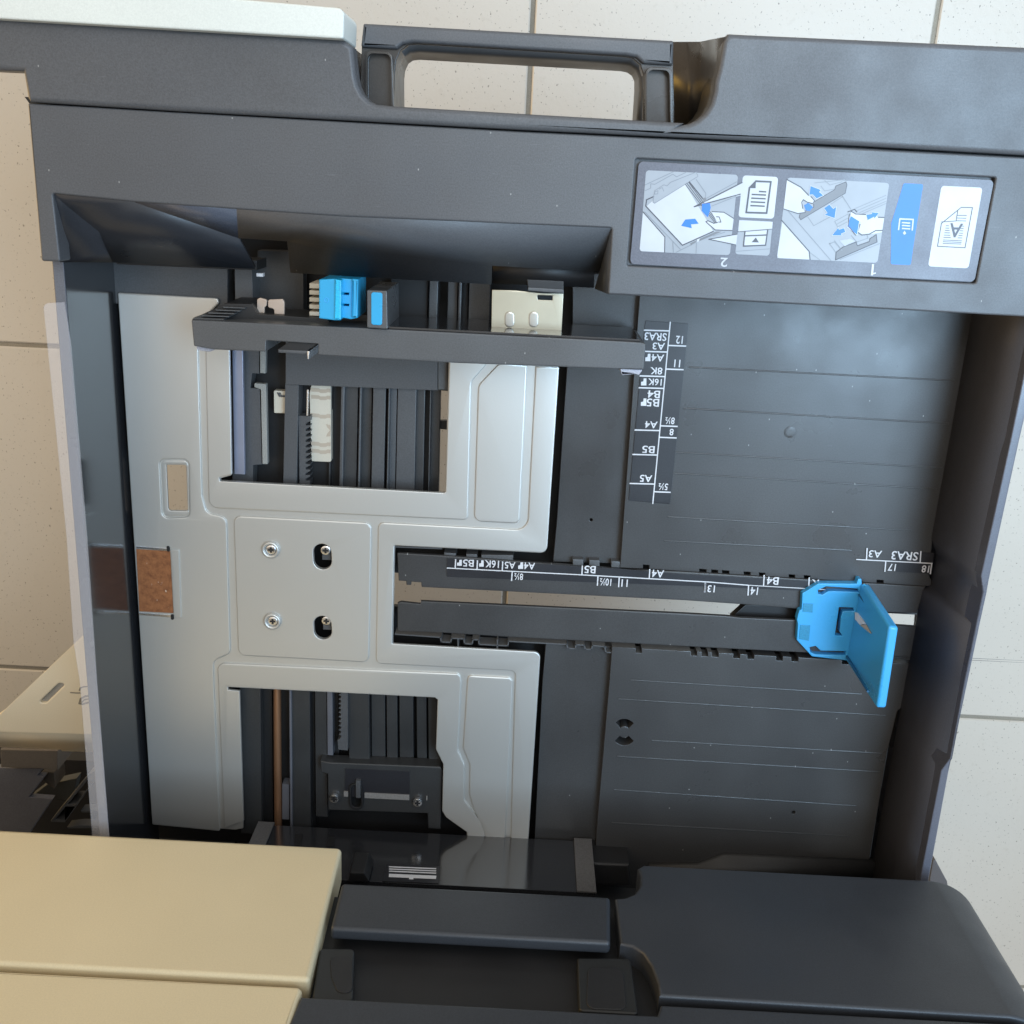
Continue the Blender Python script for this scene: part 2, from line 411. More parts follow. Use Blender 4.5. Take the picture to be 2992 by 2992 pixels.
# curved hand-hold under the bar: two raised pocket lips
for xs in ((128, 292), (1712, 1868)):
    dy = 0 if xs[0] < 500 else 92
    lp = mm(.05, (B, [(xs[0], 282+dy), (xs[1]-12 if dy == 0 else xs[1], 290+dy), (xs[1], 700), (xs[0], 700)]))
    ins = mm(.05, (B, [(xs[0]+8, 294+dy), (xs[1]-16, 300+dy), (xs[1]-10, 712), (xs[0]+8, 712)]))
    slab('pocket_rim', [fillet(lp, [.003, .003, 0, 0]), fillet(ins[::-1], [0, 0, .003, .003])], .0492, .004, brownish, DR, bevel=.0003)

# ---- inner frame round the tray, with a pocket for the instruction label
zf = .0700
frame = mm(zf, (A, [(156, 583), (1000, 634)]), (B, [(1000, 742)]), (Cc, [(1000, 836), (1932, 888)]), (SR, [(3350, 486)]), (SR, [(3350, 960)]), (Cc, [(1932, 1788), (0, 1684)]),
           (B, [(1500, 1662), (1522, 1287), (0, 1222)]), (A, [(1330, 1180), (760, 1140), (297, 1092), (340, 1478), (233, 1474)]))
pocket = fillet(mm(zf, (L1, [(122, 42), ]), (L2, [(1822, 52), (1660, 905)]), (L1, [(42, 1050)])), .0008)
slab('front_frame', [fillet(frame, [.0006]*5+[.0006]*4+[.001]*20), pocket], zf, .012, black, DR, bevel=.0009, seg=2)
slab('seam_dark_strip', mm(.0585, (A, [(130, 545), (1000, 600)]), (B, [(1000, 705)]), (SR, [(3350, 455), (3350, 500)]), (B, [(1000, 765)]), (A, [(170, 600)])), .0575, .004, deep, DR)  # added dark strip, stops the light leak so the seam stays dark
# pocket floor
slab('label_recess', mm(zf, (L1, [(90, 20)]), (L2, [(1850, 30), (1690, 930)]), (L1, [(10, 1080)])), .0665, .004, black, DR)

# ---- sloping inner face below the frame edge
f1 = [(A, 297, 1094, .0692), (A, 760, 1142, .0692), (A, 1345, 1345, .052), (A, 1440, 1518, .036), (A, 640, 1480, .036), (A, 340, 1478, .060)]
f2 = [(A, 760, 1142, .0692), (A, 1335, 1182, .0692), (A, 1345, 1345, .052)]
f3 = [(A, 1335, 1182, .0692), (B, 0, 1224, .0692), (B, 1520, 1288, .0692), (B, 1455, 1535, .046), (B, 845, 1500, .046), (B, 842, 1606, .036), (A, 1640, 1540, .036), (A, 1620, 1362, .050), (A, 1345, 1345, .052)]
facets('inner_slope', [
    [(A, 297, 1094, .0692), (A, 380, 1165, .064), (A, 560, 1310, .050), (A, 612, 1420, .040), (A, 636, 1482, .036), (A, 340, 1480, .060)],
    [(A, 297, 1094, .0692), (A, 760, 1142, .0692), (A, 1345, 1345, .052), (A, 1440, 1518, .036), (A, 636, 1482, .036), (A, 612, 1420, .040), (A, 560, 1310, .050), (A, 380, 1165, .064)]],
    plastic('satin_black_slope', (.030, .032, .038), .32, .1, bump=.05), DR, .0018)
facets('corner_facet', [f2], plastic('facet_highlight_plastic', (.10, .108, .135), .24, .05), DR, .0018)  # lighter than the slope: the facet's highlight is put into its colour
facets('front_inner_wall', [f3], black, DR, .0018)
facets('wall_end', [[(B, 1520, 1288, .0692), (B, 1500, 1660, .0692), (B, 1425, 1630, .046), (B, 1455, 1535, .046)]], black_in, DR, .0015)
facets('lower_ledge', [[(B, 850, 1500, .040), (B, 1425, 1530, .040), (B, 1420, 1625, .034), (B, 850, 1600, .034)]], deep, DR, .002)
# skirt under the frame toward the left column
slab('front_skirt', mm(.030, (A, [(640, 1440), (1450, 1470), (1450, 1525), (1290, 1520), (660, 1492)])), .030, .020, deep, DR)

# ---- side walls
zw = .058
rim_in = [SR(181, 700), SR(318, 2434), SR(345, 2760)]; rim_out = [SR(146, 700), SR(290, 2434), SR(318, 2760)]
lw = [P(s, zw) for s in rim_in] + [P(s, zw) for s in rim_out[::-1]]
slab('left_wall', lw, zw, .075, black_gloss, DR, bevel=.0006, seg=2)
slab('wall_rim', [P((s_[0]-1.5, s_[1]), zw+.0006) for s_ in rim_in] + [P((s_[0]+1.5, s_[1]), zw+.0006) for s_ in rim_out[::-1]], zw+.0006, .001, plastic('rim_grey_plastic', (.13, .14, .165), .3, .06), DR, bevel=.0003)
fo = [P(F(1932, 300), .06), P(F(1700, 1395), .06)]
rw_in = [(3060, 760), (3003, 1040), (2952, 1290), (2866, 1683), (2872, 1730), (2851, 1830), (2847, 1850), (2818, 1990), (2776, 2216), (2750, 2251), (2690, 2561), (2640, 2840)]
rw_out = [(3120, 760), (3032, 1055), (2978, 1290), (2889, 1700), (2883, 1735), (2862, 1830), (2858, 1850), (2828, 1992), (2781, 2214), (2771, 2260), (2714, 2569), (2668, 2840)]
rwl = [P(s, .06) for s in rw_in] + [P(s, .06) for s in rw_out[::-1]]
slab('right_wall', rwl, .0600, .075, plastic('wall_grey_plastic', (.10, .105, .13), .32, .06), DR, bevel=.0006, seg=2)
XR = .2394
bm = bmesh.new()
tops = [P(s, .0585) for s in rw_in]
bot = [((.2430 if 1720 < s[1] < 1840 else .2386), p[1]) for s, p in zip(rw_in, tops)]
tv = [bm.verts.new((p[0]+.0004, p[1], .0585)) for p in tops]; bv = [bm.verts.new((p[0], p[1], .0)) for p in bot]
for k in range(len(tv)-1): bm.faces.new((tv[k], tv[k+1], bv[k+1], bv[k]))
bmesh.ops.recalc_face_normals(bm, faces=bm.faces)
me = bpy.data.meshes.new('right_wall_lining'); bm.to_mesh(me); bm.free()
o = link('right_wall_lining', me, plastic('satin_black_wall', (.050, .050, .058), .50, .1, bump=.05), DR); so = o.modifiers.new('t', 'SOLIDIFY'); so.thickness = .0015; so.offset = 0

# ---- clear film strip clipped on the left wall
flm = mm(.0612, (A, [(242, 1712), (362, 1706)]), (D, [(398, 0), (490, 1100), (545, 1900)]), (G, [(615, 870)]), (SR, [(330, 2560), (286, 2560)]), (G, [(520, 870), (450, 0)]), (D, [(415, 1700), (375, 1100), (265, 0)]))
slab('clear_film_strip', fillet(flm, [.003]+[0]*9), .0612, .0008, film, DR, bevel=.0001)

# ---- tray base far below with openings
zb = -.026
oval = mm(zb, (D, [(915, 670), (1075, 670), (1085, 975), (925, 975)]))
slotb = mm(zb, (E, [(270, 1300), (1932, 1395)]), (F, [(352, 1470), (268, 1575)]), (E, [(1932, 1560), (270, 1490)]))
slotr = mm(zb, (BG, [(1425, 560), (1640, 572), (1630, 686), (1430, 670)]))
wp = mm(zb, (HO, [(740, 226), (886, 230), (886, 775), (745, 772)]))
wp2 = mm(zb, (HO, [(1660, 268), (1712, 272), (1708, 482), (1655, 482)]))
wp3 = mm(zb, (HO, [(1652, 540), (1705, 545), (1700, 1040), (1645, 1040)]))
slab('tray_base', [[(-.2365, .018), (.2545, .018), (.2545, -.4295), (-.2365, -.4295)], oval, slotb, slotr, wp2, wp3], zb, .004, deep, DR, bevel=.0003)

# ---- raised ribbed floor on the right, cut by the rail channel
ZR = 0.0
def edge_notched(c, a, b, notches, depth, z, tilt=.052):
    """outline from a to b (crop px) with square notches cut downwards (+y) by depth"""
    out = [a]
    for x0, x1 in notches:
        t0 = (x0-a[0])/(b[0]-a[0]); t1 = (x1-a[0])/(b[0]-a[0])
        y0 = a[1]+(b[1]-a[1])*t0; y1 = a[1]+(b[1]-a[1])*t1
        out += [(x0, y0), (x0-1, y0+depth), (x1-1, y1+depth), (x1, y1)]
    out.append(b)
    return [P(c(*p), z) for p in out]
up_not = [(105, 155), (190, 236), (266, 316), (420, 466), (527, 570), (738, 780), (845, 888), (1358, 1405)]
lowr = edge_notched(BG, (-30, 262), (1760, 372), up_not, -22, ZR)       # lower edge of the upper field
hgap = disc(*P(E(1405, 1003), -.006), .0009, 12)
upper = mm(ZR, (B, [(1698, 1400)]), (SR, [(2900, 790), (2868, 860)]), (F, [(1612, 0), (1418, 1100), (1395, 1310)])) + lowr[::-1] + mm(ZR, (S2, [(1490, 152), (1490, 124), (1446, 122), (1446, 149), (1284, 142)]))
slab('upper_tray_floor', upper, ZR, .010, black_in, DR, bevel=.0004)
lo_not_s2 = [(1395, 1437)]
lo_not_bg = [(45, 88), (122, 166), (195, 241), (345, 391), (445, 491), (648, 693), (755, 803), (1112, 1156)]
low_edge = edge_notched(S2, (1228, 700), (1730, 730), lo_not_s2, 32, ZR) + edge_notched(BG, (0, 826), (1560, 915), lo_not_bg, 30, ZR)
lower = low_edge + mm(ZR, (BG, [(1630, 930), (1585, 1170), (1500, 1255)]), (I, [(1160, 400), (1060, 1000)]), (SR, [(2500, 2800), (1718, 2800)]), (H, [(1440, 790), (1508, 0)]))
def arc_hole(cx, cy, a0, a1, r0=33, r1=74):
    A_ = [math.radians(a0+(a1-a0)*k/8) for k in range(9)]
    return mm(ZR, (H, [(cx+r1*math.cos(t)*.95, cy-r1*math.sin(t)) for t in A_] + [(cx+r0*math.cos(t), cy-r0*math.sin(t)) for t in A_[::-1]]))
bf1 = arc_hole(1592, 285, 42, 132); bf2 = arc_hole(1592, 285, 222, 318)
sh = disc(*P(I(631, 738), ZR), .0012, 12)
slab('lower_tray_floor', [lower, bf1, bf2, sh], ZR, .010, black_in, DR, bevel=.0004)
# ribs moulded into the floor
ribs = []
for c, x0, y0, x1, y1 in ((F, 40, 140, 1545, 217), (F, 10, 372, 1510, 459), (F, -40, 620, 1470, 710), (F, -60, 738, 1440, 829), (F, -80, 985, 1300, 1062), (F, -100, 1120, 960, 1174),
                          (BG, -380, 1030, 1250, 1130), (I, -360, 96, 1150, 190), (I, -170, 330, 1130, 403), (I, -365, 420, 1120, 508), (I, -385, 608, 985, 700), (I, -395, 795, 945, 870)):
    a, b = P(c(x0, y0), ZR), P(c(x1, y1), ZR); h = .00042
    ribs.append(([(a[0], a[1]-h), (b[0], b[1]-h), (b[0], b[1]+h), (a[0], a[1]+h)], ZR+.0005, .001, 0, .0003))
ribs.append((disc(*P(F(612, 508), ZR), .0033), ZR+.0004, .001, 0, .0002))
ribs.append((disc(*P(F(612, 508), ZR), .0026), ZR+.0007, .001, 0, .0002))
for r_ in ribs: slab('floor_rib', [r_[0]], r_[1], r_[2], black_in, DR, bevel=r_[4])
pit0 = plastic('shelf_black_plastic', (.03, .03, .031), .55, .1)
# rib at the far wall
facets('wall_step', [[(H, 1735, 1042, .004), (I, 95, 1040, .004), (I, 240, 985, .004), (I, 1100, 1025, .004), (I, 1060, 1150, .004), (H, 1700, 1150, .004)]], pit0, DR, .006)

# ---- recessed middle floor between ribbed floor and lift plate
ZM = -.006
slab('middle_floor', [mm(ZM, (B, [(1300, 1540), (1860, 1560)]), (E, [(1800, 0), (1600, 1250), (1190, 1240), (1212, 1000), (1268, 150)]), (B, [(1300, 1932)])), hgap], ZM, .008, black_in, DR)
slab('middle_floor_lower', mm(ZM, (E, [(1150, 1700), (1560, 1722)]), (H, [(1530, 0), (1480, 900), (1085, 900), (1130, 0)])), ZM, .008, black_in, DR)

# ---- the two rail strips either side of the through slot
def tabs(base, a, b, lst, depth, c=S2):
    out = []
    for x0, x1 in lst:
        t0 = (x0-a[0])/(b[0]-a[0]); t1 = (x1-a[0])/(b[0]-a[0]); y0 = a[1]+(b[1]-a[1])*t0; y1 = a[1]+(b[1]-a[1])*t1
        out.append([P(c(x0, y0), base), P(c(x1, y1), base), P(c(x1, y1+depth), base), P(c(x0, y0+depth), base)])
    return out
zr = .0006
up_r = mm(zr, (E, [(310, 1190), (580, 1205)]), (S2, [(1284, 152)]), (BG, [(-30, 266), (1700, 372), (1640, 560), (1425, 555)]), (BG, [(800, 530), (430, 500)]), (E, [(1932, 1458), (448, 1383), (445, 1357), (390, 1353), (388, 1372), (362, 1371), (360, 1350), (318, 1347)]))
slab('upper_rail', fillet(up_r, [.0008]+[0]*15), zr, .0028, black_in, DR, bevel=.0006, seg=2)
lo_r = mm(zr, (E, [(312, 1474), (330, 1466), (440, 1478), (444, 1462), (1932, 1532)]), (BG, [(300, 580), (400, 592), (820, 610), (1400, 640), (1640, 655), (1625, 900), (1500, 880), (850, 838), (0, 796)]), (S2, [(1932, 708), (500, 632), (0, 600)]), (E, [(312, 1632)]))
slab('lower_rail', fillet(lo_r, 0), zr, .0028, black_in, DR, bevel=.0006, seg=2)
# groove walls with their stops on the recessed part
stops = []
for x0, x1 in ((42, 125), (198, 276), (305, 530)):
    y = 42+(x0*.052); stops.append(([P(S2(x0, y-8), -.001), P(S2(x1, y-4), -.001), P(S2(x1, y+42), -.001), P(S2(x0, y+42), -.001)], -.001, .012, 0))
for x0, x1 in ((950, 1025), (1066, 1140), (1222, 1284)):
    y = 82+(x0-950)*.05; stops.append(([P(S2(x0, y), -.001), P(S2(x1, y+3), -.001), P(S2(x1, y+48), -.001), P(S2(x0, y+46), -.001)], -.001, .012, 0))
for x0, x1 in ((395, 468), (340, 368)):
    pass
for r_ in stops: slab('guide_stop', [r_[0]], r_[1], r_[2], mid, DR, bevel=.0005)
wl = []
def wall_path(c, pts, w, top, th):
    for (xa, ya), (xb, yb) in zip(pts, pts[1:]):
        a, b = Vector(P(c(xa, ya), top)), Vector(P(c(xb, yb), top)); d = (b-a).normalized(); n = Vector((-d.y, d.x))*w/2; e = d*w*.5
        wl.append(([tuple(a-e-n), tuple(b+e-n), tuple(b+e+n), tuple(a-e+n)], top, th, 0, .0001))
wall_path(S2, [(-300, 612), (17, 634), (22, 666), (88, 670), (96, 640), (182, 645), (186, 678), (240, 682), (246, 650), (285, 652), (288, 684), (492, 694), (497, 662), (905, 684), (918, 712), (968, 716), (972, 686), (1030, 690), (1038, 718), (1082, 720), (1090, 692), (1176, 700), (1184, 740), (1226, 742)], .0008, -.0012, .010)
wall_path(S2, [(140, 650), (142, 700)], .0008, -.0012, .01); wall_path(S2, [(418, 655), (418, 720)], .0008, -.0012, .01)
wall_path(E, [(300, 1155), (560, 1165)], .0009, -.0012, .01)
for r_ in wl: slab('groove_wall', [r_[0]], r_[1], r_[2], mid, DR, bevel=.0001)
# dark plate that closes the slot beyond the beige view
slab('slot_dark_plate', mm(-.008, (BG, [(432, 500), (1430, 545), (1440, 660), (860, 640), (352, 600), (330, 590)])), -.008, .006, deep, DR)

# ---- printed scales
def page(mk, c, x0, y0, x1, y1, m):
    w = x1-x0; h = y1-y0
    mk.poly(c, [(x0, y1), (x0, y0+h*.5), (x0+w*.42, y0+h*.42), (x0+w*.5, y0), (x1, y0), (x1, y1)], m, 1)
slab('size_scale_strip', fillet(mm(.0006, (S1, [(340, 120), (748, 148), (572, 1845), (182, 1812)])), .0006), .0006, .0012, strip_black, DR, bevel=.0001)
mk = Marks(.00066)
wp_ = white_print
mk.line(S1, [(575, 132), (410, 1840)], .00062, wp_)
for (xa, ya, xb, yb) in ((330, 208, 566, 215), (342, 408, 545, 414), (290, 638, 522, 645), (280, 750, 512, 756), (243, 1147, 470, 1153), (222, 1377, 450, 1383), (196, 1650, 424, 1656),
                         (560, 352, 720, 358), (540, 574, 696, 580), (485, 1108, 640, 1114), (476, 1216, 630, 1222), (424, 1728, 574, 1734)):
    mk.line(S1, [(xa, ya), (xb, yb)], .00072, wp_, 1.2)
for s_, x0, y0, x1, y1 in (('SRA3', 332, 232, 540, 306), ('A3', 408, 326, 524, 392), ('A4', 398, 436, 516, 502), ('8K', 386, 558, 500, 624), ('16K', 366, 664, 494, 728), ('B4', 360, 776, 478, 846), ('B5', 352, 852, 470, 926),
                           ('A4', 336, 1066, 454, 1130), ('B5', 310, 1296, 428, 1364), ('A5', 288, 1570, 404, 1636), ('12', 628, 262, 692, 336), ('11', 612, 486, 668, 556), ('8½', 528, 1026, 616, 1092), ('8', 568, 1136, 606, 1198), ('5½', 464, 1648, 552, 1712)):
    mk.text(S1, s_, x0, y0, x1, y1, wp_, 1.4)
page(mk, S1, 340, 430, 388, 500, wp_); page(mk, S1, 300, 662, 350, 728, wp_); page(mk, S1, 298, 850, 350, 920, wp_)
mk.build('printed_scale', DR)
slab('length_scale_strip', mm(.0011, (S2, [(62, 78), (240, 86), (1284, 150)]), (BG, [(0, 285), (1000, 340), (1000, 410), (800, 400), (193, 373)]), (S2, [(62, 206)])), .0011, .0012, strip_black, DR, bevel=.0001)
mk = Marks(.0012)
mk.line(S2, [(64, 144), (1010, 192)], .00062, wp_); mk.line(S2, [(1010, 192), (1932, 244)], .00062, wp_, 1.3); mk.line(BG, [(193, 341), (450, 362)], .0006, wp_); mk.line(BG, [(450, 362), (1010, 394)], .00045, wp_, 1.3)
for c, xa, ya, xb, yb in ((S2, 124, 84, 121, 142), (S2, 278, 92, 275, 150), (S2, 456, 100, 453, 158), (S2, 523, 172, 519, 232), (S2, 1018, 130, 1015, 190), (S2, 1128, 206, 1124, 266), (S2, 1278, 214, 1274, 276), (S2, 1494, 154, 1490, 214), (S2, 1885, 250, 1880, 314),
                          (BG, 148, 350, 144, 410), (BG, 452, 368, 448, 432), (BG, 562, 292, 558, 364), (BG, 880, 310, 876, 384)):
    mk.line(c, [(xa, ya), (xb, yb)], .0007, wp_, 1.5)
for c, s_, x0, y0, x1, y1 in ((S2, 'B5', 176, 84, 252, 134), (S2, '16K', 330, 90, 430, 142), (S2, 'A5', 470, 100, 546, 148), (S2, 'A4', 606, 106, 684, 154), (S2, '8½', 538, 180, 600, 228), (S2, 'B5', 1032, 128, 1112, 180), (S2, '10½', 1142, 216, 1222, 268), (S2, '11', 1294, 224, 1338, 276), (S2, 'A4', 1508, 158, 1594, 210),
                              (BG, '13', 162, 362, 214, 412), (BG, '14', 466, 376, 518, 430), (BG, 'B4', 580, 304, 664, 358), (BG, 'K', 896, 322, 945, 378)):
    mk.text(c, s_, x0, y0, x1, y1, wp_, 1.8)
page(mk, S2, 134, 86, 168, 128, wp_); page(mk, S2, 290, 90, 322, 134, wp_); page(mk, S2, 565, 104, 600, 150, wp_)
mk.build('printed_length_scale', DR)
slab('end_scale_strip', mm(.0005, (BG, [(1500, 118), (1762, 134), (1745, 282), (1482, 268)])), .0005, .001, strip_black, DR, bevel=.0001)
mk = Marks(.00062)
mk.line(BG, [(1214, 180), (1748, 208)], .00062, wp_)
for xa, ya, xb, yb in ((1288, 102, 1284, 178), (1668, 124, 1662, 202), (1420, 194, 1414, 264), (1744, 210, 1734, 282)): mk.line(BG, [(xa, ya), (xb, yb)], .0007, wp_, 1.5)
for s_, x0, y0, x1, y1 in (('A3', 1300, 116, 1392, 166), ('SRA3', 1460, 124, 1648, 184), ('17', 1436, 210, 1490, 260), ('18', 1674, 222, 1726, 272)): mk.text(BG, s_, x0, y0, x1, y1, wp_, 1.8)
mk.build('printed_end_scale', DR)
mk = Marks(.0008); gm = flat('faint_mark', (.22, .22, .22), .5)
mk.build('blank', DR) if False else mk.bm.free()

# ---- metal lift plate
ZP = 0.0006; PT = .0016; ZPL = ZP-.0014
def reg(z, *segs): return mm(z, *segs)
outer = mm(ZPL, (A, [(665, 1657), (1258, 1690)]), (D, [(1105, -120), (1290, -110), (1306, 752), (1244, 768), (1246, 780)]), (HO, [(1691, 988), (1718, 20)]),
           (E, [(1222, 110), (1153, 1190), (298, 1146), (286, 1706), (1116, 1753)]), (H, [(1048, 880), (1040, 1000), (715, 985), (705, 850)]),
           (LH, [(1580, 985), (1552, 940), (1560, 612), (1508, 505), (1520, 155), (1500, 140), (40, 66), (42, 84), (118, 92), (146, 1010)]), (G, [(1372, 828), (1330, 836), (862, 800)]))
stad = []
for cx, cy0, cy1 in ((1552, 150, 210), (1554, 656, 706)):
    a = P(PS(cx, cy0), ZPL); b = P(PS(cx+3, cy1), ZPL); r = .0052
    stad.append([(a[0]+r*math.cos(t), a[1]+r*math.sin(t)) for t in [math.pi*k/10 for k in range(11)]] + [(b[0]+r*math.cos(t), b[1]+r*math.sin(t)) for t in [math.pi+math.pi*k/10 for k in range(11)]])
win = fillet(mm(ZPL, (D, [(938, 692), (1050, 692), (1060, 950), (950, 950)])), .0012)
pad_slot = mm(ZPL, (D, [(760, 1152), (966, 1166), (984, 1552), (782, 1530)]))
rr_ = [.0004, .0022, 0, 0, .001, .0003, .0003, .0014, 0, 0, .0042, .0008, .0008, .0042, 0, 0, 0, 0, .006, .004, .003, .004, .0012, .001, .0004, .0004, .001, 0, .0004, .0006, .0004]
PLT = slab('lift_plate', [fillet(outer, rr_), stad[0], stad[1], win], ZPL, PT, metal, DR, bevel=.00035, seg=2)
# raised fields between the pressed channels
fields = []
def field(segs, r=.003, holes=()):
    pts = fillet(mm(ZP, *segs), r, 8)
    fields.append(([pts]+list(holes), ZP, .0024, 0, .0008))
# big left field
winb = fillet(mm(ZP, (D, [(898, 660), (1066, 660), (1070, 988), (914, 996)])), .0035)
field([(A, [(663, 1652), (1262, 1686)]), (D, [(1100, -80), (1116, 20), (1140, 870), (1165, 965), (1278, 990), (1300, 1760), (1204, 1800)]), (G, [(1206, 0), (1240, 845), (858, 808)])], [.001, .002, 0, 0, .006, .005, .005, .005, .005, .002, .001, .001], [winb])
# frame field round the upper opening
field([(D, [(1156, -100), (1294, -95), (1309, 750), (1240, 764), (1242, 784)]), (HO, [(1694, 991), (1722, 30)]), (E, [(818, 120), (728, 225), (708, 1006)]), (D, [(1178, 938)])], [0, 0, .001, .0003, .0003, .0014, .001, 0, .006, .0028, .0055])
# long field right of it
field([(E, [(884, 122), (1042, 132), (1000, 1026), (744, 1014), (768, 245)])], [0, 0, .0035, .0045, .006])
# right margin strip wrapping down to the notch
field([(E, [(1092, 138), (1225, 142), (1156, 1193), (294, 1149), (282, 1702), (1120, 1750)]), (H, [(1053, 870), (1045, 990), (948, 985), (975, 0)]), (E, [(978, 1857), (190, 1816), (203, 1017), (1046, 1062)])],
      [0, 0, .0042, .0008, .0008, .0042, 0, 0, 0, 0, .006, .0035, .0035, .007])
# centre field with the screws
field([(D, [(1318, 980)]), (E, [(165, 1020), (150, 1810)]), (D, [(1345, 1770)])], .0045, stad)
# frame field round the lower opening
field([(D, [(1225, 1812)]), (E, [(664, 1872)]), (H, [(672, 0), (652, 385), (690, 470), (688, 670), (800, 815), (815, 985), (712, 985), (702, 850)]), (LH, [(1577, 988), (1549, 942), (1557, 613), (1505, 506), (1517, 158), (1498, 143), (38, 69), (40, 87), (121, 95), (149, 1013)]), (G, [(1266, 832), (1230, 0)])],
      [.005, .004]+[.004]*4+[0]*4+[.005, .003, .003, .003, .001, 0, 0, 0, 0, 0, .001, 0])
# lower long field
field([(E, [(712, 1882), (946, 1894)]), (H, [(962, 0), (915, 985), (850, 985), (735, 700), (718, 640), (720, 470), (682, 380), (706, 0)])], [.004, .004, 0, 0, 0, .004, .004, .003, .003, 0])
multi('raised_field', fields, PLT, [metal])
# bezel of the finger window
bz_o = fillet(mm(ZP, (D, [(893, 655), (1070, 655), (1076, 992), (909, 1000)])), .0035); 
slab('window_bezel', [fillet(mm(ZP, (D, [(906, 668), (1058, 668), (1064, 980), (922, 988)])), .003), fillet(mm(ZP, (D, [(936, 690), (1053, 690), (1062, 953), (948, 953)])), .0015)], ZP-.0009, .0012, metal, PLT, bevel=.0005)
# cork friction pad in its bent tongue
slab('cork_pad', fillet(mm(ZP+.0004, (D, [(768, 1168), (960, 1180), (978, 1530), (786, 1520)])), .0004), ZP+.0004, .0012, cork, PLT, bevel=.0002)
slab('pad_tongue', fillet(mm(ZP+.0002, (D, [(966, 1170), (1012, 1172), (1024, 1552), (984, 1556)])), .0003), ZP+.0002+.0008, .0012, metal, PLT, bevel=.0003)
for (xa, ya), (xb, yb) in (((770, 1156), (944, 1170)), ((784, 1532), (968, 1546))):
    a, b = P(D(xa, ya), ZP), P(D(xb, yb), ZP)
    slab('pad_slit', [(a[0], a[1]-.0008), (b[0], b[1]-.0008), (b[0], b[1]+.0008), (a[0], a[1]+.0008)], ZP+.0003, .0008, steel, PLT, bevel=.0002)
for x, y in ((951, 1165), (974, 1550)):
    a = P(D(x, y), ZP); slab('relief_hole', [(q[0], q[1]) for q in fillet([(a[0]-.0009, a[1]-.0017), (a[0]+.0009, a[1]-.0017), (a[0]+.0009, a[1]+.0017), (a[0]-.0009, a[1]+.0017)], .0008)], ZP+.0006, .0007, deep, PLT, bevel=.0001)

def screw(cx, cy, r, z, parent, cross=True):
    c0 = P(cx, z) if not isinstance(cy, float) else (cx, cy)
    items = [(disc(c0[0], c0[1], r, 24), z, .003, 0, r*.28), ]
    if cross:
        w = r*.20
        for k in (0, 1):
            l = r*.58; a = (l, w) if k == 0 else (w, l)
            items.append(([(c0[0]-a[0], c0[1]-a[1]), (c0[0]+a[0], c0[1]-a[1]), (c0[0]+a[0], c0[1]+a[1]), (c0[0]-a[0], c0[1]+a[1])], z+.00012+k*.00003, .0004, 1, .00004))
    return multi('screw', items, parent, [steel, deep])
for cx, cy in ((1188, 132), (1200, 636)):
    a = P(PS(cx, cy), ZP)
    slab('screw_boss', [disc(a[0], a[1], .0052, 36), disc(a[0], a[1], .0032, 24)], ZP+.0022, .0026, metal, PLT, bevel=.001, seg=3)
    screw(a[0]+.0002, a[1], .0030, ZP+.0012, PLT)
for cx, cy in ((1572, 142), (1578, 640)):
    a = P(PS(cx, cy), -.001)
    screw(a[0], a[1], .0030, -.001, PLT)
    slab('stud', [(a[0]-.0026, a[1]-.0070), (a[0]+.0026, a[1]-.0070), (a[0]+.0026, a[1]), (a[0]-.0026, a[1])], -.004, .014, mid, PLT, bevel=.0004)

# ---- workings seen through the upper opening
def R4(c, x0, y0, x1, y1, z, sk=.05, sv=-.02):
    return [P(c(x0, y0), z), P(c(x1, y0+(x1-x0)*sk), z), P(c(x1+(y1-y0)*sv, y1+(x1-x0)*sk), z), P(c(x0+(y1-y0)*sv, y1), z)]
grey_metal = flat('dull_grey_metal', (.16, .165, .19), .35, .3)
lt_grey = plastic('light_grey_plastic', (.30, .30, .28), .5, .1)
slab('plate_flange', R4(HO, 188, -60, 262, 858, -.006, .05, .018), -.006, .003, flat('flange_reflection_metal', (.34, .37, .48), .3, .5), DR)  # bluish reflection on the flange is put into its base colour
slab('bearing_block', mm(-.012, (HO, [(268, -60), (380, -55), (380, 150), (330, 148), (318, 250), (384, 256), (400, 790), (338, 795), (336, 930), (190, 925), (182, -60)])), -.012, .010, mid, DR)
slab('slot_lip', mm(-.010, (HO, [(384, -60), (428, -58), (424, 148), (386, 146)])), -.010, .004, lt_grey, DR)
slab('slot_lip', fillet(mm(-.010, (HO, [(345, 216), (428, 222), (440, 790), (402, 788), (390, 260), (345, 246)])), .0006), -.010, .004, lt_grey, DR)
slab('spring_seat', fillet(mm(-.016, (HO, [(482, 268), (570, 272), (570, 430), (484, 428)])), .0006), -.016, .006, offw, DR)
slab('spring_hook', mm(-.0155, (HO, [(502, 282), (530, 284), (534, 300), (570, 304), (570, 316), (520, 314)])), -.0152, .002, mid, DR)
slab('inner_rail', R4(HO, 566, 46, 662, 940, -.010), -.010, .012, mid, DR)
rk = [(HO, (662, 446)), (HO, (742, 450))]
teeth = [P(HO(658, 446), -.012), P(HO(740, 450), -.012)]
for k in range(11):
    y = 500 + k*39
    teeth += [P(HO(738, y-14), -.012), P(HO(706, y+2), -.012), P(HO(708, y+14), -.012), P(HO(738, y+14), -.012)]
teeth += [P(HO(738, 940), -.012), P(HO(664, 940), -.012)]
slab('gear_rack', teeth, -.012, .008, mid, DR, bevel=.0001)
slab('spring_wire', R4(HO, 717, 262, 727, 446, -.009), -.009, .001, steel, DR, bevel=.0001)
slab('white_slider', fillet(mm(-.018, (HO, [(748, 226), (886, 232), (888, 774), (748, 768), (734, 290)])), .0012), -.018, .006, offw, DR)
mk = Marks(-.0179); tn = flat('tan_mark', (.52, .43, .33), .6); 
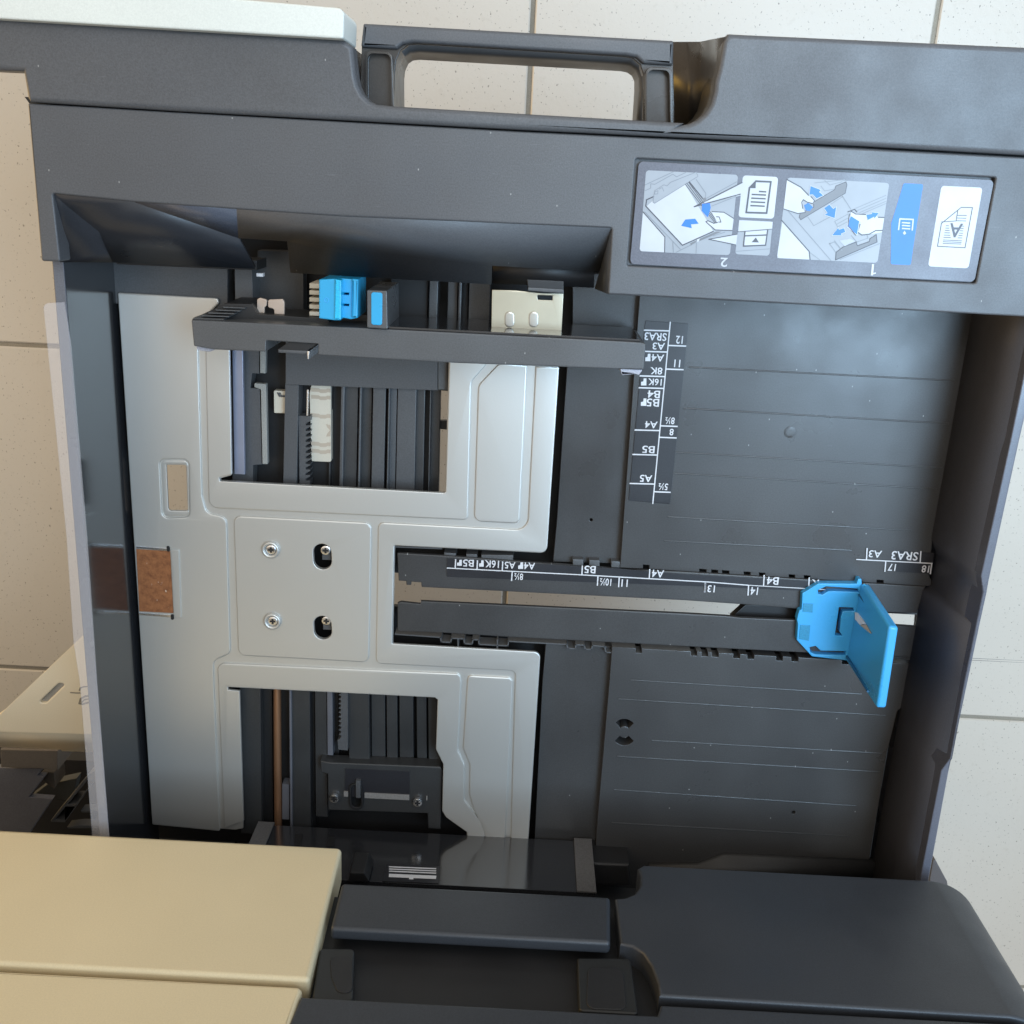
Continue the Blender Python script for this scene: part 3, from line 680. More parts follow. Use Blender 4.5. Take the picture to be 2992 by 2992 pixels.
for y in (262, 312, 442, 642, 692):
    mk.poly(HO, [(746, y-14), (800, y-10), (812, y-2), (850, y-2), (862, y-8), (884, y-6), (884, y+20), (862, y+18), (850, y+24), (812, y+24), (800, y+16), (748, y+14)], tn, 1)
mk.poly(HO, [(850, 505), (884, 512), (884, 590), (852, 594), (862, 570), (880, 548), (862, 530)], tn, 1.2)
mk.build('slider_mark', DR)
bars = [(886, 902, .045), (962, 992, .085), (992, 1086, .05), (1092, 1112, .07), (1112, 1186, .03), (1188, 1282, .075), (1296, 1312, .09), (1312, 1362, .06), (1362, 1498, .065), (1498, 1560, .05), (1590, 1602, .09), (1602, 1668, .03)]
its = []
for k, (x0, x1, g_) in enumerate(bars):
    zz = (-.020, -.014, -.018, -.014, -.021, -.015, -.012, -.017, -.015, -.019, -.016, -.022)[k]
    its.append((R4(HO, x0, 20, x1-3, 1060, zz), zz, .006, 0 if g_ > .05 else 1))
multi('channel_bar', its, DR, [mid, black_in], bevel=.0006)
slab('slide_plate', [R4(HO, 566, -80, 1640, 226, -.007, .04, 0)], -.007, .003, mid, DR)
slab('slide_plate_edge', R4(HO, 1642, -60, 1712, 262, -.0065, .04, 0), -.0065, .003, plastic('slate_plastic', (.09, .09, .09), .5), DR)

# ---- workings seen through the lower opening
its = []
for x0, x1, y1, zz, mi in ((122, 268, 1100, -.008, 0), (268, 350, 1100, -.016, 1), (408, 470, 760, -.020, 1), (468, 486, 1100, -.008, 3), (486, 616, 1100, -.010, 0), (620, 650, 1100, -.018, 1), (650, 735, 980, -.012, 0), (736, 776, 548, -.010, 3), (778, 820, 560, -.018, 1),
                           (888, 1034, 640, -.010, 2), (1048, 1146, 640, -.014, 0), (1156, 1232, 640, -.013, 0), (1246, 1345, 640, -.014, 0), (1368, 1438, 640, -.014, 2), (1450, 1540, 640, -.013, 0)):
    its.append((R4(LH, x0, 20, x1, y1, zz, .05, .008), zz, .008, mi))
pit = plastic('pit_grey_plastic', (.036, .037, .038), .4, .15, dust=.05, bump=.1)
multi('lower_channel_bar', its, DR, [pit, deep, pit, grey_metal], bevel=.0006)
a = P(LH(378, 20), -.006); b = P(LH(385, 1100), -.006)
slab('copper_rod', R4(LH, 352, 20, 404, 1100, -.008, .05, .008), -.008, .0055, copper, DR, bevel=.0024, seg=4)
slab('rod_bracket', R4(LH, 420, 752, 470, 1000, -.010, .05, 0), -.010, .008, grey_metal, DR)
teeth = [P(LH(884, 60), -.006), P(LH(884, 514), -.006), P(LH(818, 508), -.006), P(LH(812, 440), -.006)]
for k in range(11):
    y = 415 - k*31
    teeth += [P(LH(834, y+10), -.006), P(LH(838, y-6), -.006), P(LH(820, y-12), -.006), P(LH(822, y-18), -.006)]
slab('lower_gear_rack', teeth, -.006, .008, mid, DR, bevel=.0001)
zk = -.004
slab('carriage', [mm(zk, (LH, [(690, 588), (762, 600), (1535, 630), (1552, 650), (1540, 1070), (1450, 1065), (1445, 960), (745, 935), (742, 680), (695, 668)])), fillet(mm(zk, (LH, [(900, 745), (985, 750), (992, 915), (905, 912)])), .0035, 8)], zk, .010, pit, DR, bevel=.0008, seg=2)
slab('carriage_web', mm(zk, (LH, [(866, 640), (1322, 660), (1318, 860), (862, 836)])), zk+.0004, .001, strip_black, DR, bevel=.0002)
slab('carriage_lug', [fillet(mm(zk, (LH, [(894, 735), (990, 740), (998, 925), (898, 920)])), .0042, 8), fillet(mm(zk, (LH, [(912, 748), (978, 752), (984, 905), (914, 902)])), .0036, 8)], zk+.002, .003, deep, DR)
slab('lug_tongue', R4(LH, 940, 728, 974, 850, zk+.003, .05, 0), zk+.003, .003, mid, DR)
its = [(R4(LH, 856, 804, 886, 840, zk+.0012, .04, 0), zk+.0012, .001, 0), (R4(LH, 1002, 814, 1318, 850, zk+.0012, .05, 0), zk+.0012, .001, 0), (R4(LH, 1437, 838, 1446, 866, zk+.0012, .05, 0), zk+.0012, .001, 0)]
multi('carriage_slit', its, DR, [plastic('grey_slit', (.23, .22, .21), .4)], bevel=.0001)
for x, y in ((788, 852), (1377, 880)):
    a = P(LH(x, y), zk+.002); screw(a[0], a[1], .0031, zk+.003, DR)

# ---- front side guide (near the handle)
GT = .050
gt = mm(GT, (U1, [(125, 757), (900, 792)]), (U2, [(205, 512), (1932, 600)]), (S1, [(292, 322), (345, 334), (326, 578)]), (E, [(1575, 152), (600, 116)]), (U1, [(1318, 1086), (1322, 982), (832, 950), (826, 1056), (350, 1036), (148, 1002)]))
slab('side_guide', fillet(gt, [.0006]*len(gt)), GT, .050, black_guide, DR, bevel=.0006, seg=2)
slab('guide_gloss_face', fillet([(p[0], p[1]) for p in [ (P(U2(205, 512), GT)[0], P(U2(205, 512), GT)[1]+.0002), (P(S1(292, 322), GT)[0], P(S1(292, 322), GT)[1]+.0002), (P(S1(292, 322), GT)[0], P(S1(292, 322), GT)[1]+.0012), (P(U2(205, 512), GT)[0], P(U2(205, 512), GT)[1]+.0012)]], 0), GT-.001, .045, black_gloss, DR, bevel=.0001)
# slanting rib fan at its left shoulder
for k in range(5):
    y0 = 745 - k*31
    pts = mm(.046-.004*k, (U1, [(140+k*80, y0-8), (430+k*60, y0+2), (430+k*60, y0+14), (150+k*80, y0+6)]))
    slab('shoulder_rib', pts, .046-.002*k, .012, black_guide, DR, bevel=.0003)
slab('guide_shoulder', mm(.036, (U1, [(130, 750), (445, 600), (690, 606), (740, 700), (1400, 745), (1450, 812), (130, 752)])), .036, .030, deep, DR)
slab('wear_pad', fillet(mm(.046, (U1, [(170, 1004), (355, 1012), (340, 1040), (300, 1056), (240, 1050), (182, 1042)])), .0006), .046, .040, feltw, DR, bevel=.0004)
slab('wear_pad', fillet(mm(.047, (S1, [(104, 572), (300, 580), (312, 586), (280, 632), (250, 620), (180, 626), (122, 632), (110, 600)])), .0003), .047, .042, feltw, DR, bevel=.0003)
# catch in the notch
slab('catch', mm(.047, (U1, [(1045, 962), (1312, 980), (1210, 1048), (938, 1036)])), .047, .004, deep, DR, bevel=.0002)
slab('catch_lip', mm(.049, (U1, [(932, 1038), (1222, 1052), (1226, 1086), (936, 1070)])), .047, .008, mid, DR, bevel=.0004)
slab('catch_pin', mm(.049, (U1, [(1212, 1052), (1232, 1054), (1228, 1130), (1214, 1128)])), .048, .03, steel, DR, bevel=.0002)

# ---- blue squeeze latch and its spring
BL = slab('blue_latch', fillet(mm(.054, (U1, [(1326, 376), (1470, 368), (1534, 384), (1530, 762), (1468, 760), (1326, 742)])), .0005), .054, .030, blue_deep, DR, bevel=.0006, seg=2)
slab('latch_ridge', fillet(mm(.057, (U1, [(1470, 374), (1530, 386), (1527, 760), (1466, 756)])), .0004), .0555, .010, plastic('blue_ridge_plastic', (.02, .50, .85), .25, .04), BL, bevel=.0006)
slab('latch_wing', [fillet(mm(.050, (U1, [(1500, 364), (1690, 378), (1688, 742), (1622, 752), (1530, 735)])), .0005), mm(.050, (U1, [(1536, 500), (1606, 504), (1604, 524), (1536, 520)])), mm(.050, (U1, [(1536, 606), (1606, 610), (1604, 628), (1536, 626)]))], .049, .026, blue_deep, BL, bevel=.0004)
slab('latch_wing_edge', fillet(mm(.053, (U1, [(1630, 372), (1690, 378), (1684, 742), (1628, 740)])), .0004), .051, .010, blue_deep, BL, bevel=.0008, seg=2)
a = P(U1(1398, 570), .054); slab('latch_dimple', [disc(a[0], a[1], .0012, 16), disc(a[0], a[1], .0009, 16)], .0542, .0006, blue, BL, bevel=.0001)
its = [(R4(U1, 1236, 412+k*66, 1330, 412+k*66+(46 if k == 0 else 40), .030, .04, 0), .030, .02, 0) for k in range(5)]
multi('latch_comb', its, DR, [offw], bevel=.0003)
slab('blue_sticker_tab', fillet(mm(.053, (U2, [(54, 236), (195, 240), (200, 512), (54, 502)])), .0006), .053, .045, black_guide, DR, bevel=.0006)
slab('blue_sticker', fillet(mm(.0534, (U2, [(84, 250), (163, 254), (160, 484), (84, 480)])), .0012), .0535, .0008, blue_deep, DR, bevel=.0002)
slab('contact_tab', fillet(mm(.030, (U1, [(744, 562), (770, 548), (836, 566), (832, 622), (812, 640), (812, 706), (744, 700)])), .0010), .030, .002, tanm, DR, bevel=.0002)
slab('contact_tab', fillet(mm(.030, (U1, [(848, 566), (985, 560), (1000, 590), (1000, 716), (908, 710), (904, 652), (848, 640)])), .0010), .030, .002, tanm, DR, bevel=.0002)
slab('white_stub', mm(.020, (U1, [(737, 316), (798, 318), (798, 350), (738, 348)])), .020, .004, white_print, DR, bevel=.0002)
# sprung steel clip
CL = slab('steel_clip', [mm(.030, (U2, [(936, 234), (1100, 238), (1300, 258), (1440, 262), (1426, 560), (930, 530)])), fillet(mm(.030, (U2, [(1255, 272), (1364, 276), (1362, 308), (1258, 304)])), .0004)], .030, .0015, flat('warm_steel', (.48, .44, .34), .36, .75), DR, bevel=.0003)
for x in (1062, 1232):
    slab('clip_bead', fillet(mm(.031, (U2, [(x-34, 388), (x+30, 390), (x+30, 500), (x-36, 498)])), .003, 8), .0308, .001, flat('bead_steel', (.48, .47, .43), .3, .8), CL, bevel=.0004)
slab('clip_stop', mm(.038, (U2, [(1180, 160), (1444, 174), (1442, 262), (1190, 242)])), .036, .02, deep, DR, bevel=.0006)
slab('clip_stop_lip', mm(.038, (U2, [(1190, 218), (1442, 232), (1442, 262), (1190, 242)])), .0365, .01, mid, DR, bevel=.0004)
# blocks behind the guide
slab('rear_block', mm(-.003, (U1, [(-620, 60), (468, 120), (470, 640), (-620, 600)])), -.0025, .012, mid, DR)
slab('rear_block', mm(0, (U1, [(560, 250), (725, 262), (736, 640), (568, 630)])), .006, .02, mid, DR)
slab('rear_block', mm(-.01, (U1, [(758, 100), (1185, 110), (1190, 700), (744, 690)])), -.008, .01, black_in, DR)
its = []
for x0, x1, zz in ((225, 490, -.012), (500, 560, -.006), (630, 700, -.010), (706, 728, -.003), (732, 776, -.012), (780, 930, -.006)):
    its.append((R4(U2, x0, 60, x1, 560, zz, .03, -.03), zz, .008, 0 if zz > -.011 else 1))
multi('rear_bar', its, DR, [black_guide, deep], bevel=.0005)

# ---- rear side guide (near the copier)
a = P(LG(1610, 431), GT); b = P(LG(660, 376), GT); YG = (a[1]+b[1])/2
xg0 = P(LG(60, 196), GT)[0]; xg1 = P(LG(1688, 436), GT)[0]
slab('rear_side_guide', [(xg0, YG), (xg1-.0006, YG), (xg1-.0006, YG-.018), (xg0, YG-.018)], GT, .050, black_gloss, DR, bevel=.0005)
xp = P(LG(1600, 431), GT)[0]
slab('felt_pad', [(xp, -.001), (xg1, -.001), (xg1, GT+.0006), (xp, GT+.0006)], YG+.0015, .0014, felt, DR, bevel=.0004, plane='Y')
slab('felt_pad', [(xg0-.0005, -.001), (xg0+.010, -.001), (xg0+.010, GT), (xg0-.0005, GT)], YG+.0015, .0014, felt, DR, bevel=.0004, plane='Y')
mk = Marks(YG+.0004, 'Y')
mk.poly(LG, [(742, 300), (982, 310), (976, 388), (722, 378)], strip_black, 0)
for y0, y1 in ((311, 316), (321, 326), (331, 336), (345, 360)):
    mk.poly(LG, [(752, y0), (966, y0+9), (964, y1+9), (751, y1)], wp_, 2)
mk.poly(LG, [(853, 348), (862, 362), (863, 371), (842, 370), (843, 362)], wp_, 2.5)
mk.build('load_limit_mark', DR)
for x in (345, 492):
    q = ql(LG, [(x-14, 166+(x-345)*.09), (x+16, 166+(x-345)*.09), (x+8, 220), (x-20, 220)], YG+.0005); slab('guide_slot', q, YG+.0008, .0012, deep, DR, bevel=.0001, plane='Y')
slab('guide_bump', fillet(mm(GT+.003, (LG, [(575, 338), (640, 342), (665, 384), (565, 384)])), .001), GT+.003, .02, deep, DR, bevel=.001)
# dark cross member beyond the rear guide
slab('rear_crossbar', mm(.03, (H, [(1425, 1095), (1630, 1105), (1640, 1230), (1420, 1220)])), .018, .03, deep, DR, bevel=.002, seg=3)
slab('rear_wall', [(-.230, -.4300), (.245, -.4300), (.245, -.436), (-.230, -.436)], .050, .082, black_in, DR, bevel=.001)

# ---- blue paper stop sliding on the rails
z0 = .005
bl_base = mm(z0, (BG, [(832, 420), (945, 350), (1215, 352), (1225, 318), (1250, 318), (1252, 352), (1290, 470), (1180, 880), (1150, 895), (900, 866), (793, 750), (800, 640), (793, 605), (810, 540), (826, 535)]))
cut1 = mm(z0, (BG, [(942, 398), (1000, 372), (1222, 388), (1234, 412), (1060, 404), (1012, 406), (975, 430), (945, 425)]))
cut2 = mm(z0, (BG, [(884, 800), (925, 792), (962, 826), (1140, 830), (1138, 858), (920, 850), (890, 835)]))
cut3 = mm(z0, (BG, [(1092, 518), (1190, 522), (1200, 545), (1118, 548), (1105, 585), (1095, 690), (1115, 720), (1062, 718)]))
ST = slab('paper_stop', [fillet(bl_base, .0006), cut1, cut2, cut3], z0, .0052, blue, DR, bevel=.0005, seg=2)
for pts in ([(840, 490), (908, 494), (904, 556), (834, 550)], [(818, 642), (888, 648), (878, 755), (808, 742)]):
    slab('stop_recess', mm(z0+.0003, (BG, pts)), z0+.0004, .0006, plastic('shaded_recess_blue', (.03, .25, .44), .4), ST, bevel=.0002)  # darker patch on the surface, recess shade put into its colour
# upright fence: left face from base to top edge
hz = .056
top = pl(BG, [(1440, 655), (1500, 655), (1512, 680), (1425, 1228), (1412, 1234), (1358, 1230), (1352, 1222)], hz)
bm = bmesh.new()
base_l = pl(BG, [(1228, 398), (1252, 352)], z0)
b0 = P(BG(1245, 352), z0); b1 = P(BG(1140, 900), z0)
tA = P(BG(1442, 652), hz); tB = P(BG(1354, 1230), hz); tA2 = P(BG(1512, 660), hz); tB2 = P(BG(1424, 1232), hz)
def vz(p, z): return bm.verts.new((p[0], p[1], z))
th = tA2[0]-tA[0]
xa = (tA[0]+tB[0])/2
loop = [(b0[0], b0[1]), (b1[0], b1[1])]
v = [vz(b0, z0-.001), vz(b1, z0-.001), vz(tB, hz), vz(tA, hz), vz((b0[0]+th, b0[1]), z0-.001), vz((b1[0]+th, b1[1]), z0-.001), vz(tB2, hz), vz(tA2, hz)]
for q in ((0, 1, 2, 3), (4, 7, 6, 5), (3, 2, 6, 7), (0, 3, 7, 4), (1, 5, 6, 2), (0, 4, 5, 1)): bm.faces.new([v[k] for k in q])
bmesh.ops.recalc_face_normals(bm, faces=bm.faces)
me = bpy.data.meshes.new('stop_fence'); bm.to_mesh(me); bm.free()
o = link('stop_fence', me, blue, ST); bv_ = o.modifiers.new('b', 'BEVEL'); bv_.width = .0014; bv_.segments = 3
slab('slot_light_gap', mm(.001, (BG, [(1, 1), (2, 1), (2, 2)])), -.02, .001, deep, DR) if False else None
# edge ribs and opaque window patches on the stop
def strut(name, pts, w, mat, parent, zt=.001):
    bm = bmesh.new()
    ps = [Vector((*P(c(x, y), z), z+zt)) for c, x, y, z in pts]
    for a, b in zip(ps, ps[1:]):
        d = (b-a).normalized(); s = d.cross(Vector((0, 0, 1))).normalized()*w/2; n = s.cross(d).normalized()*.0012
        q = [bm.verts.new(p) for p in (a-s, a+s, b+s, b-s, a-s-n, a+s-n, b+s-n, b-s-n)]
        for k in ((0, 1, 2, 3), (7, 6, 5, 4), (0, 4, 5, 1), (1, 5, 6, 2), (2, 6, 7, 3), (3, 7, 4, 0)): bm.faces.new([q[i] for i in k])
    bmesh.ops.recalc_face_normals(bm, faces=bm.faces)
    me = bpy.data.meshes.new(name); bm.to_mesh(me); bm.free(); return link(name, me, mat, parent)
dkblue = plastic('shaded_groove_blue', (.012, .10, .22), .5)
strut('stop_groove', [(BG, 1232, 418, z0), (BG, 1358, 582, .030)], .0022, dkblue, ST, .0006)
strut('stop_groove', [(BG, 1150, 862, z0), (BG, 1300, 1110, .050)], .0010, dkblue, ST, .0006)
strut('stop_rib', [(BG, 1256, 352, z0), (BG, 1330, 450, .012)], .0018, blue_deep, ST, .0012)
_b0 = Vector((b0[0], b0[1], z0)); _n = (Vector((b1[0], b1[1], z0))-_b0).cross(Vector((tA[0], tA[1], hz))-_b0).normalized(); _cam = Vector((0, 0, CAMH))
if _n.dot(_cam-_b0) < 0: _n = -_n
def on_fence(x, y, off=.0004):
    d = _ray(BG(x, y)); return _cam + d*((_b0-_cam).dot(_n)/d.dot(_n)) + _n*off
def face_patch(name, pts, mat):
    bm = bmesh.new(); fr = [bm.verts.new(on_fence(*p)) for p in pts]; bk = [bm.verts.new(on_fence(*p, off=-.0004)) for p in pts]; n_ = len(pts)
    bm.faces.new(fr); bm.faces.new(bk[::-1])
    for k in range(n_): bm.faces.new((fr[k], bk[k], bk[(k+1) % n_], fr[(k+1) % n_]))
    bmesh.ops.recalc_face_normals(bm, faces=bm.faces)
    me = bpy.data.meshes.new(name); bm.to_mesh(me); bm.free(); return link(name, me, mat, ST, smooth=False)
face_patch('stop_window_patch', [(1206, 552), (1222, 556), (1278, 636), (1240, 640), (1208, 602)], flat('bright_gap', (.80, .82, .84), .5))  # opaque patch, brightness seen through the window put into its colour
face_patch('stop_window_patch', [(1242, 643), (1280, 640), (1315, 702)], tn)
# ---- instruction label
lb = fillet(mm(.0690, (L1, [(150, 68)]), (L2, [(1808, 72), (1648, 896)]), (L1, [(66, 1036)])), .0022)
label_grey = plastic('label_grey', (.115, .117, .145), .35, .04, bump=.02)
LB = slab('instruction_label', lb, .0690, .0016, label_grey, DR, bevel=.0001)
mk = Marks(.0691); mk.step = .00004
pale = flat('label_pale', (.42, .45, .49), .4); pane = flat('label_pane', (.33, .355, .39), .4); paneD = flat('label_shade', (.17, .175, .19), .4); ink = flat('label_ink', (.06, .06, .075), .4); lblue = flat('label_blue', (.012, .17, .66), .4); lw_ = flat('label_white', (.54, .56, .59), .4); thin = flat('label_thin_line', (.22, .24, .27), .4)
mk.poly(L1, [(218, 152), (1084, 196), (1006, 952), (156, 916)], pane, 0, .0014)
mk.poly(L1, [(1130, 200), (1462, 216), (1420, 610), (1086, 594)], lw_, 0, .0014)
mk.poly(L1, [(1094, 620), (1410, 636), (1378, 958), (1056, 942)], pane, 0, .0014)
mk.poly(L2, [(140, 52), (962, 96), (866, 740), (54, 702)], pane, 0, .0014)
mk.poly(L2, [(1078, 98), (1236, 106), (1226, 160), (1156, 600), (1134, 758), (974, 750), (978, 420), (1004, 340)], lblue, 0, .0009)
mk.poly(L2, [(1382, 118), (1714, 134), (1600, 784), (1274, 768)], lw_, 0, .0014)
# panel 2: sheet of paper being loaded
mk.poly(L1, [(190, 550), (400, 790), (392, 924), (170, 912), (158, 890)], lw_, 1)
mk.poly(L1, [(222, 492), (280, 440), (585, 285), (850, 725), (560, 858)], lw_, 2)
mk.line(L1, [(222, 440), (215, 490), (560, 858), (850, 728)], .0005, ink, 3); mk.line(L1, [(220, 432), (290, 400)], .0005, ink, 3)
for dx in (0, 16, 32): mk.line(L1, [(585+dx, 283-dx*.6), (868+dx*.6, 650-dx*.4)], .00028, ink, 3.2)
mk.line(L1, [(625, 262), (760, 430)], .0005, ink, 3.4)
mk.line(L1, [(190, 545), (395, 780), (392, 924)], .0004, ink, 3); mk.line(L1, [(205, 545), (540, 895)], .0003, thin, 3); mk.line(L1, [(470, 830), (475, 925)], .0003, thin, 3)
mk.line(L1, [(210, 290), (480, 165)], .0003, thin, 2); mk.line(L1, [(210, 345), (262, 320), (262, 280), (300, 285), (470, 190), (505, 215), (600, 170)], .0003, thin, 2)
mk.poly(L1, [(290, 395), (300, 345), (385, 290), (440, 320), (600, 235), (690, 190), (706, 210), (300, 462), (283, 450)], pane, 2.6); mk.line(L1, [(290, 395), (300, 345), (385, 290), (415, 300), (450, 265), (690, 170), (706, 210), (298, 464), (283, 452)], .0003, thin, 3, True)
mk.line(L1, [(300, 355), (330, 345), (328, 375), (300, 378)], .0003, thin, 3.3, True); mk.line(L1, [(340, 330), (370, 315), (385, 350)], .0003, thin, 3.3)
mk.line(L1, [(690, 240), (780, 370), (775, 430)], .0003, thin, 3); mk.line(L1, [(780, 420), (1070, 262)], .0003, thin, 3); mk.line(L1, [(835, 490), (1060, 400)], .0003, thin, 3)
mk.poly(L1, [(1128, 262), (1132, 385), (778, 465), (676, 495), (800, 432)], lw_, 2.2); mk.line(L1, [(1122, 268), (800, 432), (670, 496), (1104, 378)], .0005, ink, 3.6)
mk.poly(L1, [(745, 470), (818, 462), (826, 505), (798, 595), (742, 535)], lblue, 4); mk.poly(L1, [(748, 420), (775, 408), (790, 440), (765, 455)], paneD, 4)
mk.poly(L1, [(600, 615), (680, 608), (712, 655), (640, 662), (648, 698), (548, 675), (585, 618)], lblue, 4)
mk.poly(L1, [(830, 540), (960, 548), (1042, 606), (1028, 720), (860, 712), (800, 650), (782, 632), (800, 628), (850, 650), (885, 645), (870, 610)], lw_, 3.8); mk.line(L1, [(838, 542), (950, 548), (1042, 606)], .0004, ink, 4.2); mk.line(L1, [(1028, 720), (868, 714), (800, 655), (780, 636), (800, 628), (855, 652), (890, 644)], .0004, ink, 4.2); mk.line(L1, [(880, 590), (905, 592), (922, 640), (900, 640)], .0004, ink, 4.2)
mk.poly(L1, [(636, 838), (880, 728), (930, 730), (720, 820), (690, 822), (640, 862)], paneD, 3.5); mk.poly(L1, [(700, 800), (722, 795), (715, 822), (695, 826)], lw_, 4)
mk.poly(L1, [(808, 802), (1078, 752), (1065, 856)], lw_, 3.7); mk.line(L1, [(1075, 754), (808, 802), (1060, 854)], .0004, ink, 4)
mk.line(L1, [(500, 925), (690, 830)], .0003, thin, 3); mk.line(L1, [(692, 838), (688, 938)], .0003, thin, 3); mk.line(L1, [(850, 770), (960, 735)], .0003, thin, 3)
# page icon
mk.line(L1, [(1160, 550), (1190, 320), (1252, 256), (1392, 262), (1352, 556)], .0008, ink, 2, True); mk.poly(L1, [(1190, 320), (1252, 256), (1248, 322)], ink, 2.6)
for xa, ya, xb, yb in ((1284, 352, 1344, 356), (1216, 380, 1342, 386), (1212, 415, 1338, 421), (1208, 450, 1334, 456), (1204, 485, 1330, 491)): mk.line(L1, [(xa, ya), (xb, yb)], .00062, ink, 2.2)
mk.poly(L1, [(1094, 622), (1410, 638), (1404, 706), (1086, 732)], lw_, 1); mk.line(L1, [(1082, 732), (1404, 706)], .0003, ink, 2)
mk.poly(L1, [(1146, 732), (1362, 716), (1344, 858), (1134, 866)], lw_, 2); mk.line(L1, [(1148, 732), (1134, 866), (1342, 858), (1362, 712)], .0006, ink, 2.4); mk.line(L1, [(1148, 770), (1352, 762)], .0006, ink, 2.7); mk.poly(L1, [(1250, 786), (1280, 832), (1210, 830)], ink, 3); mk.line(L1, [(1058, 916), (1380, 892)], .0003, thin, 2)
mk.text(L1, '2', 916, 976, 984, 1062, lw_, 2)
# panel 1: hands on the guides
mk.poly(L2, [(100, 400), (315, 650), (320, 712), (60, 700), (58, 680)], lw_, 1); mk.line(L2, [(92, 395), (315, 648), (322, 712)], .0005, ink, 2); mk.line(L2, [(145, 320), (490, 720)], .0004, thin, 2); mk.line(L2, [(320, 655), (400, 715)], .0003, thin, 2)
mk.poly(L2, [(612, 86), (620, 110), (606, 178), (248, 392), (234, 372), (242, 340), (352, 290), (350, 250), (520, 150), (530, 120)], paneD, 2); mk.line(L2, [(612, 86), (620, 110), (606, 178), (248, 392), (234, 372), (242, 340), (352, 290), (350, 250), (520, 150), (530, 120)], .0003, ink, 2.3, True)
mk.poly(L2, [(136, 68), (250, 130), (310, 195), (358, 240), (352, 262), (300, 250), (262, 232), (262, 300), (285, 335), (230, 342), (108, 305)], lw_, 3); mk.line(L2, [(136, 68), (248, 130), (310, 195)], .0005, ink, 3.4); mk.line(L2, [(330, 205), (358, 238), (345, 262), (300, 250), (268, 230), (255, 250), (262, 300)], .0004, ink, 3.4); mk.line(L2, [(108, 305), (225, 342), (285, 332)], .0004, ink, 3.4)
def arrow(c, pts):
    mk.poly(c, pts, lblue, 4.4); mk.line(c, pts, .00042, lw_, 4.0, True)
arrow(L2, [(326, 120), (408, 152), (395, 168), (428, 196), (374, 220), (345, 188), (316, 190)])
arrow(L2, [(436, 298), (478, 270), (508, 305), (532, 290), (520, 378), (440, 352), (462, 338)])
arrow(L2, [(500, 518), (548, 458), (555, 472), (595, 460), (606, 490), (570, 505), (578, 518)])
arrow(L2, [(776, 352), (822, 345), (818, 332), (876, 338), (842, 380), (838, 368), (786, 394)])
mk.poly(L2, [(274, 275), (308, 256), (345, 290), (318, 322), (288, 316)], lblue, 4.6)
mk.line(L2, [(440, 75), (482, 112), (582, 85)], .0003, thin, 2); mk.line(L2, [(410, 120), (440, 160), (520, 145)], .0003, thin, 2); mk.line(L2, [(360, 95), (600, 70)], .0003, thin, 1.8)
mk.line(L2, [(305, 370), (352, 440), (500, 360)], .0003, thin, 2); mk.line(L2, [(585, 205), (650, 305)], .0004, thin, 2); mk.line(L2, [(485, 270), (585, 205)], .0003, thin, 2)
for k in (0, 24, 48, 66): mk.line(L2, [(690, 300+k), (935, 195+k)], .0003, thin, 2+k*.003)
mk.line(L2, [(630, 345), (522, 405), (545, 450), (620, 410)], .0003, thin, 2); mk.line(L2, [(535, 430), (625, 380)], .0003, thin, 2.2); mk.line(L2, [(628, 328), (682, 308), (700, 330)], .0005, ink, 3)
mk.poly(L2, [(650, 330), (760, 345), (920, 378), (902, 492), (830, 505), (740, 512), (700, 480), (728, 415), (690, 390), (650, 362)], lw_, 3)
mk.line(L2, [(655, 325), (690, 345), (770, 350)], .0005, ink, 3.6); mk.line(L2, [(905, 478), (850, 480), (800, 508), (740, 515), (705, 492), (725, 430)], .0005, ink, 3.6); mk.line(L2, [(872, 372), (918, 374)], .0005, ink, 3.6)
mk.poly(L2, [(650, 362), (718, 405), (700, 512), (622, 445)], lblue, 4); mk.line(L2, [(650, 362), (718, 405), (700, 512), (622, 445)], .0006, lw_, 3.9, True); mk.line(L2, [(640, 345), (630, 440), (690, 516)], .0004, ink, 4.4)
mk.poly(L2, [(532, 655), (588, 612), (692, 572), (704, 602), (800, 568), (805, 545), (856, 512), (862, 572), (528, 716)], paneD, 3); mk.line(L2, [(532, 655), (588, 612), (692, 572), (704, 602), (800, 568), (805, 545), (856, 512), (862, 572), (528, 716)], .0004, ink, 3.4, True)
mk.poly(L2, [(560, 560), (640, 545), (690, 565), (600, 605)], pale, 3.6); mk.line(L2, [(480, 585), (520, 570), (580, 640)], .0003, thin, 3); mk.line(L2, [(480, 585), (530, 655)], .0003, thin, 3); mk.line(L2, [(520, 560), (570, 625)], .0003, thin, 3)
mk.line(L2, [(656, 520), (700, 572)], .0003, thin, 3); mk.line(L2, [(700, 572), (790, 540), (782, 515)], .0003, thin, 3); mk.line(L2, [(565, 712), (895, 580)], .0003, thin, 2)
mk.line(L2, [(829, 756), (822, 834)], .0010, lw_, 2); mk.line(L2, [(820, 830), (850, 822)], .0006, lw_, 2.2)
# tray symbol on the blue tag
mk.line(L2, [(1036, 472), (1046, 385), (1154, 390), (1146, 475)], .00062, lw_, 2)
for y in (415, 438, 462): mk.line(L2, [(1066, y), (1126, y+4)], .0006, lw_, 2.5)
mk.poly(L2, [(1084, 480), (1098, 502), (1082, 514), (1070, 500)], lw_, 2)
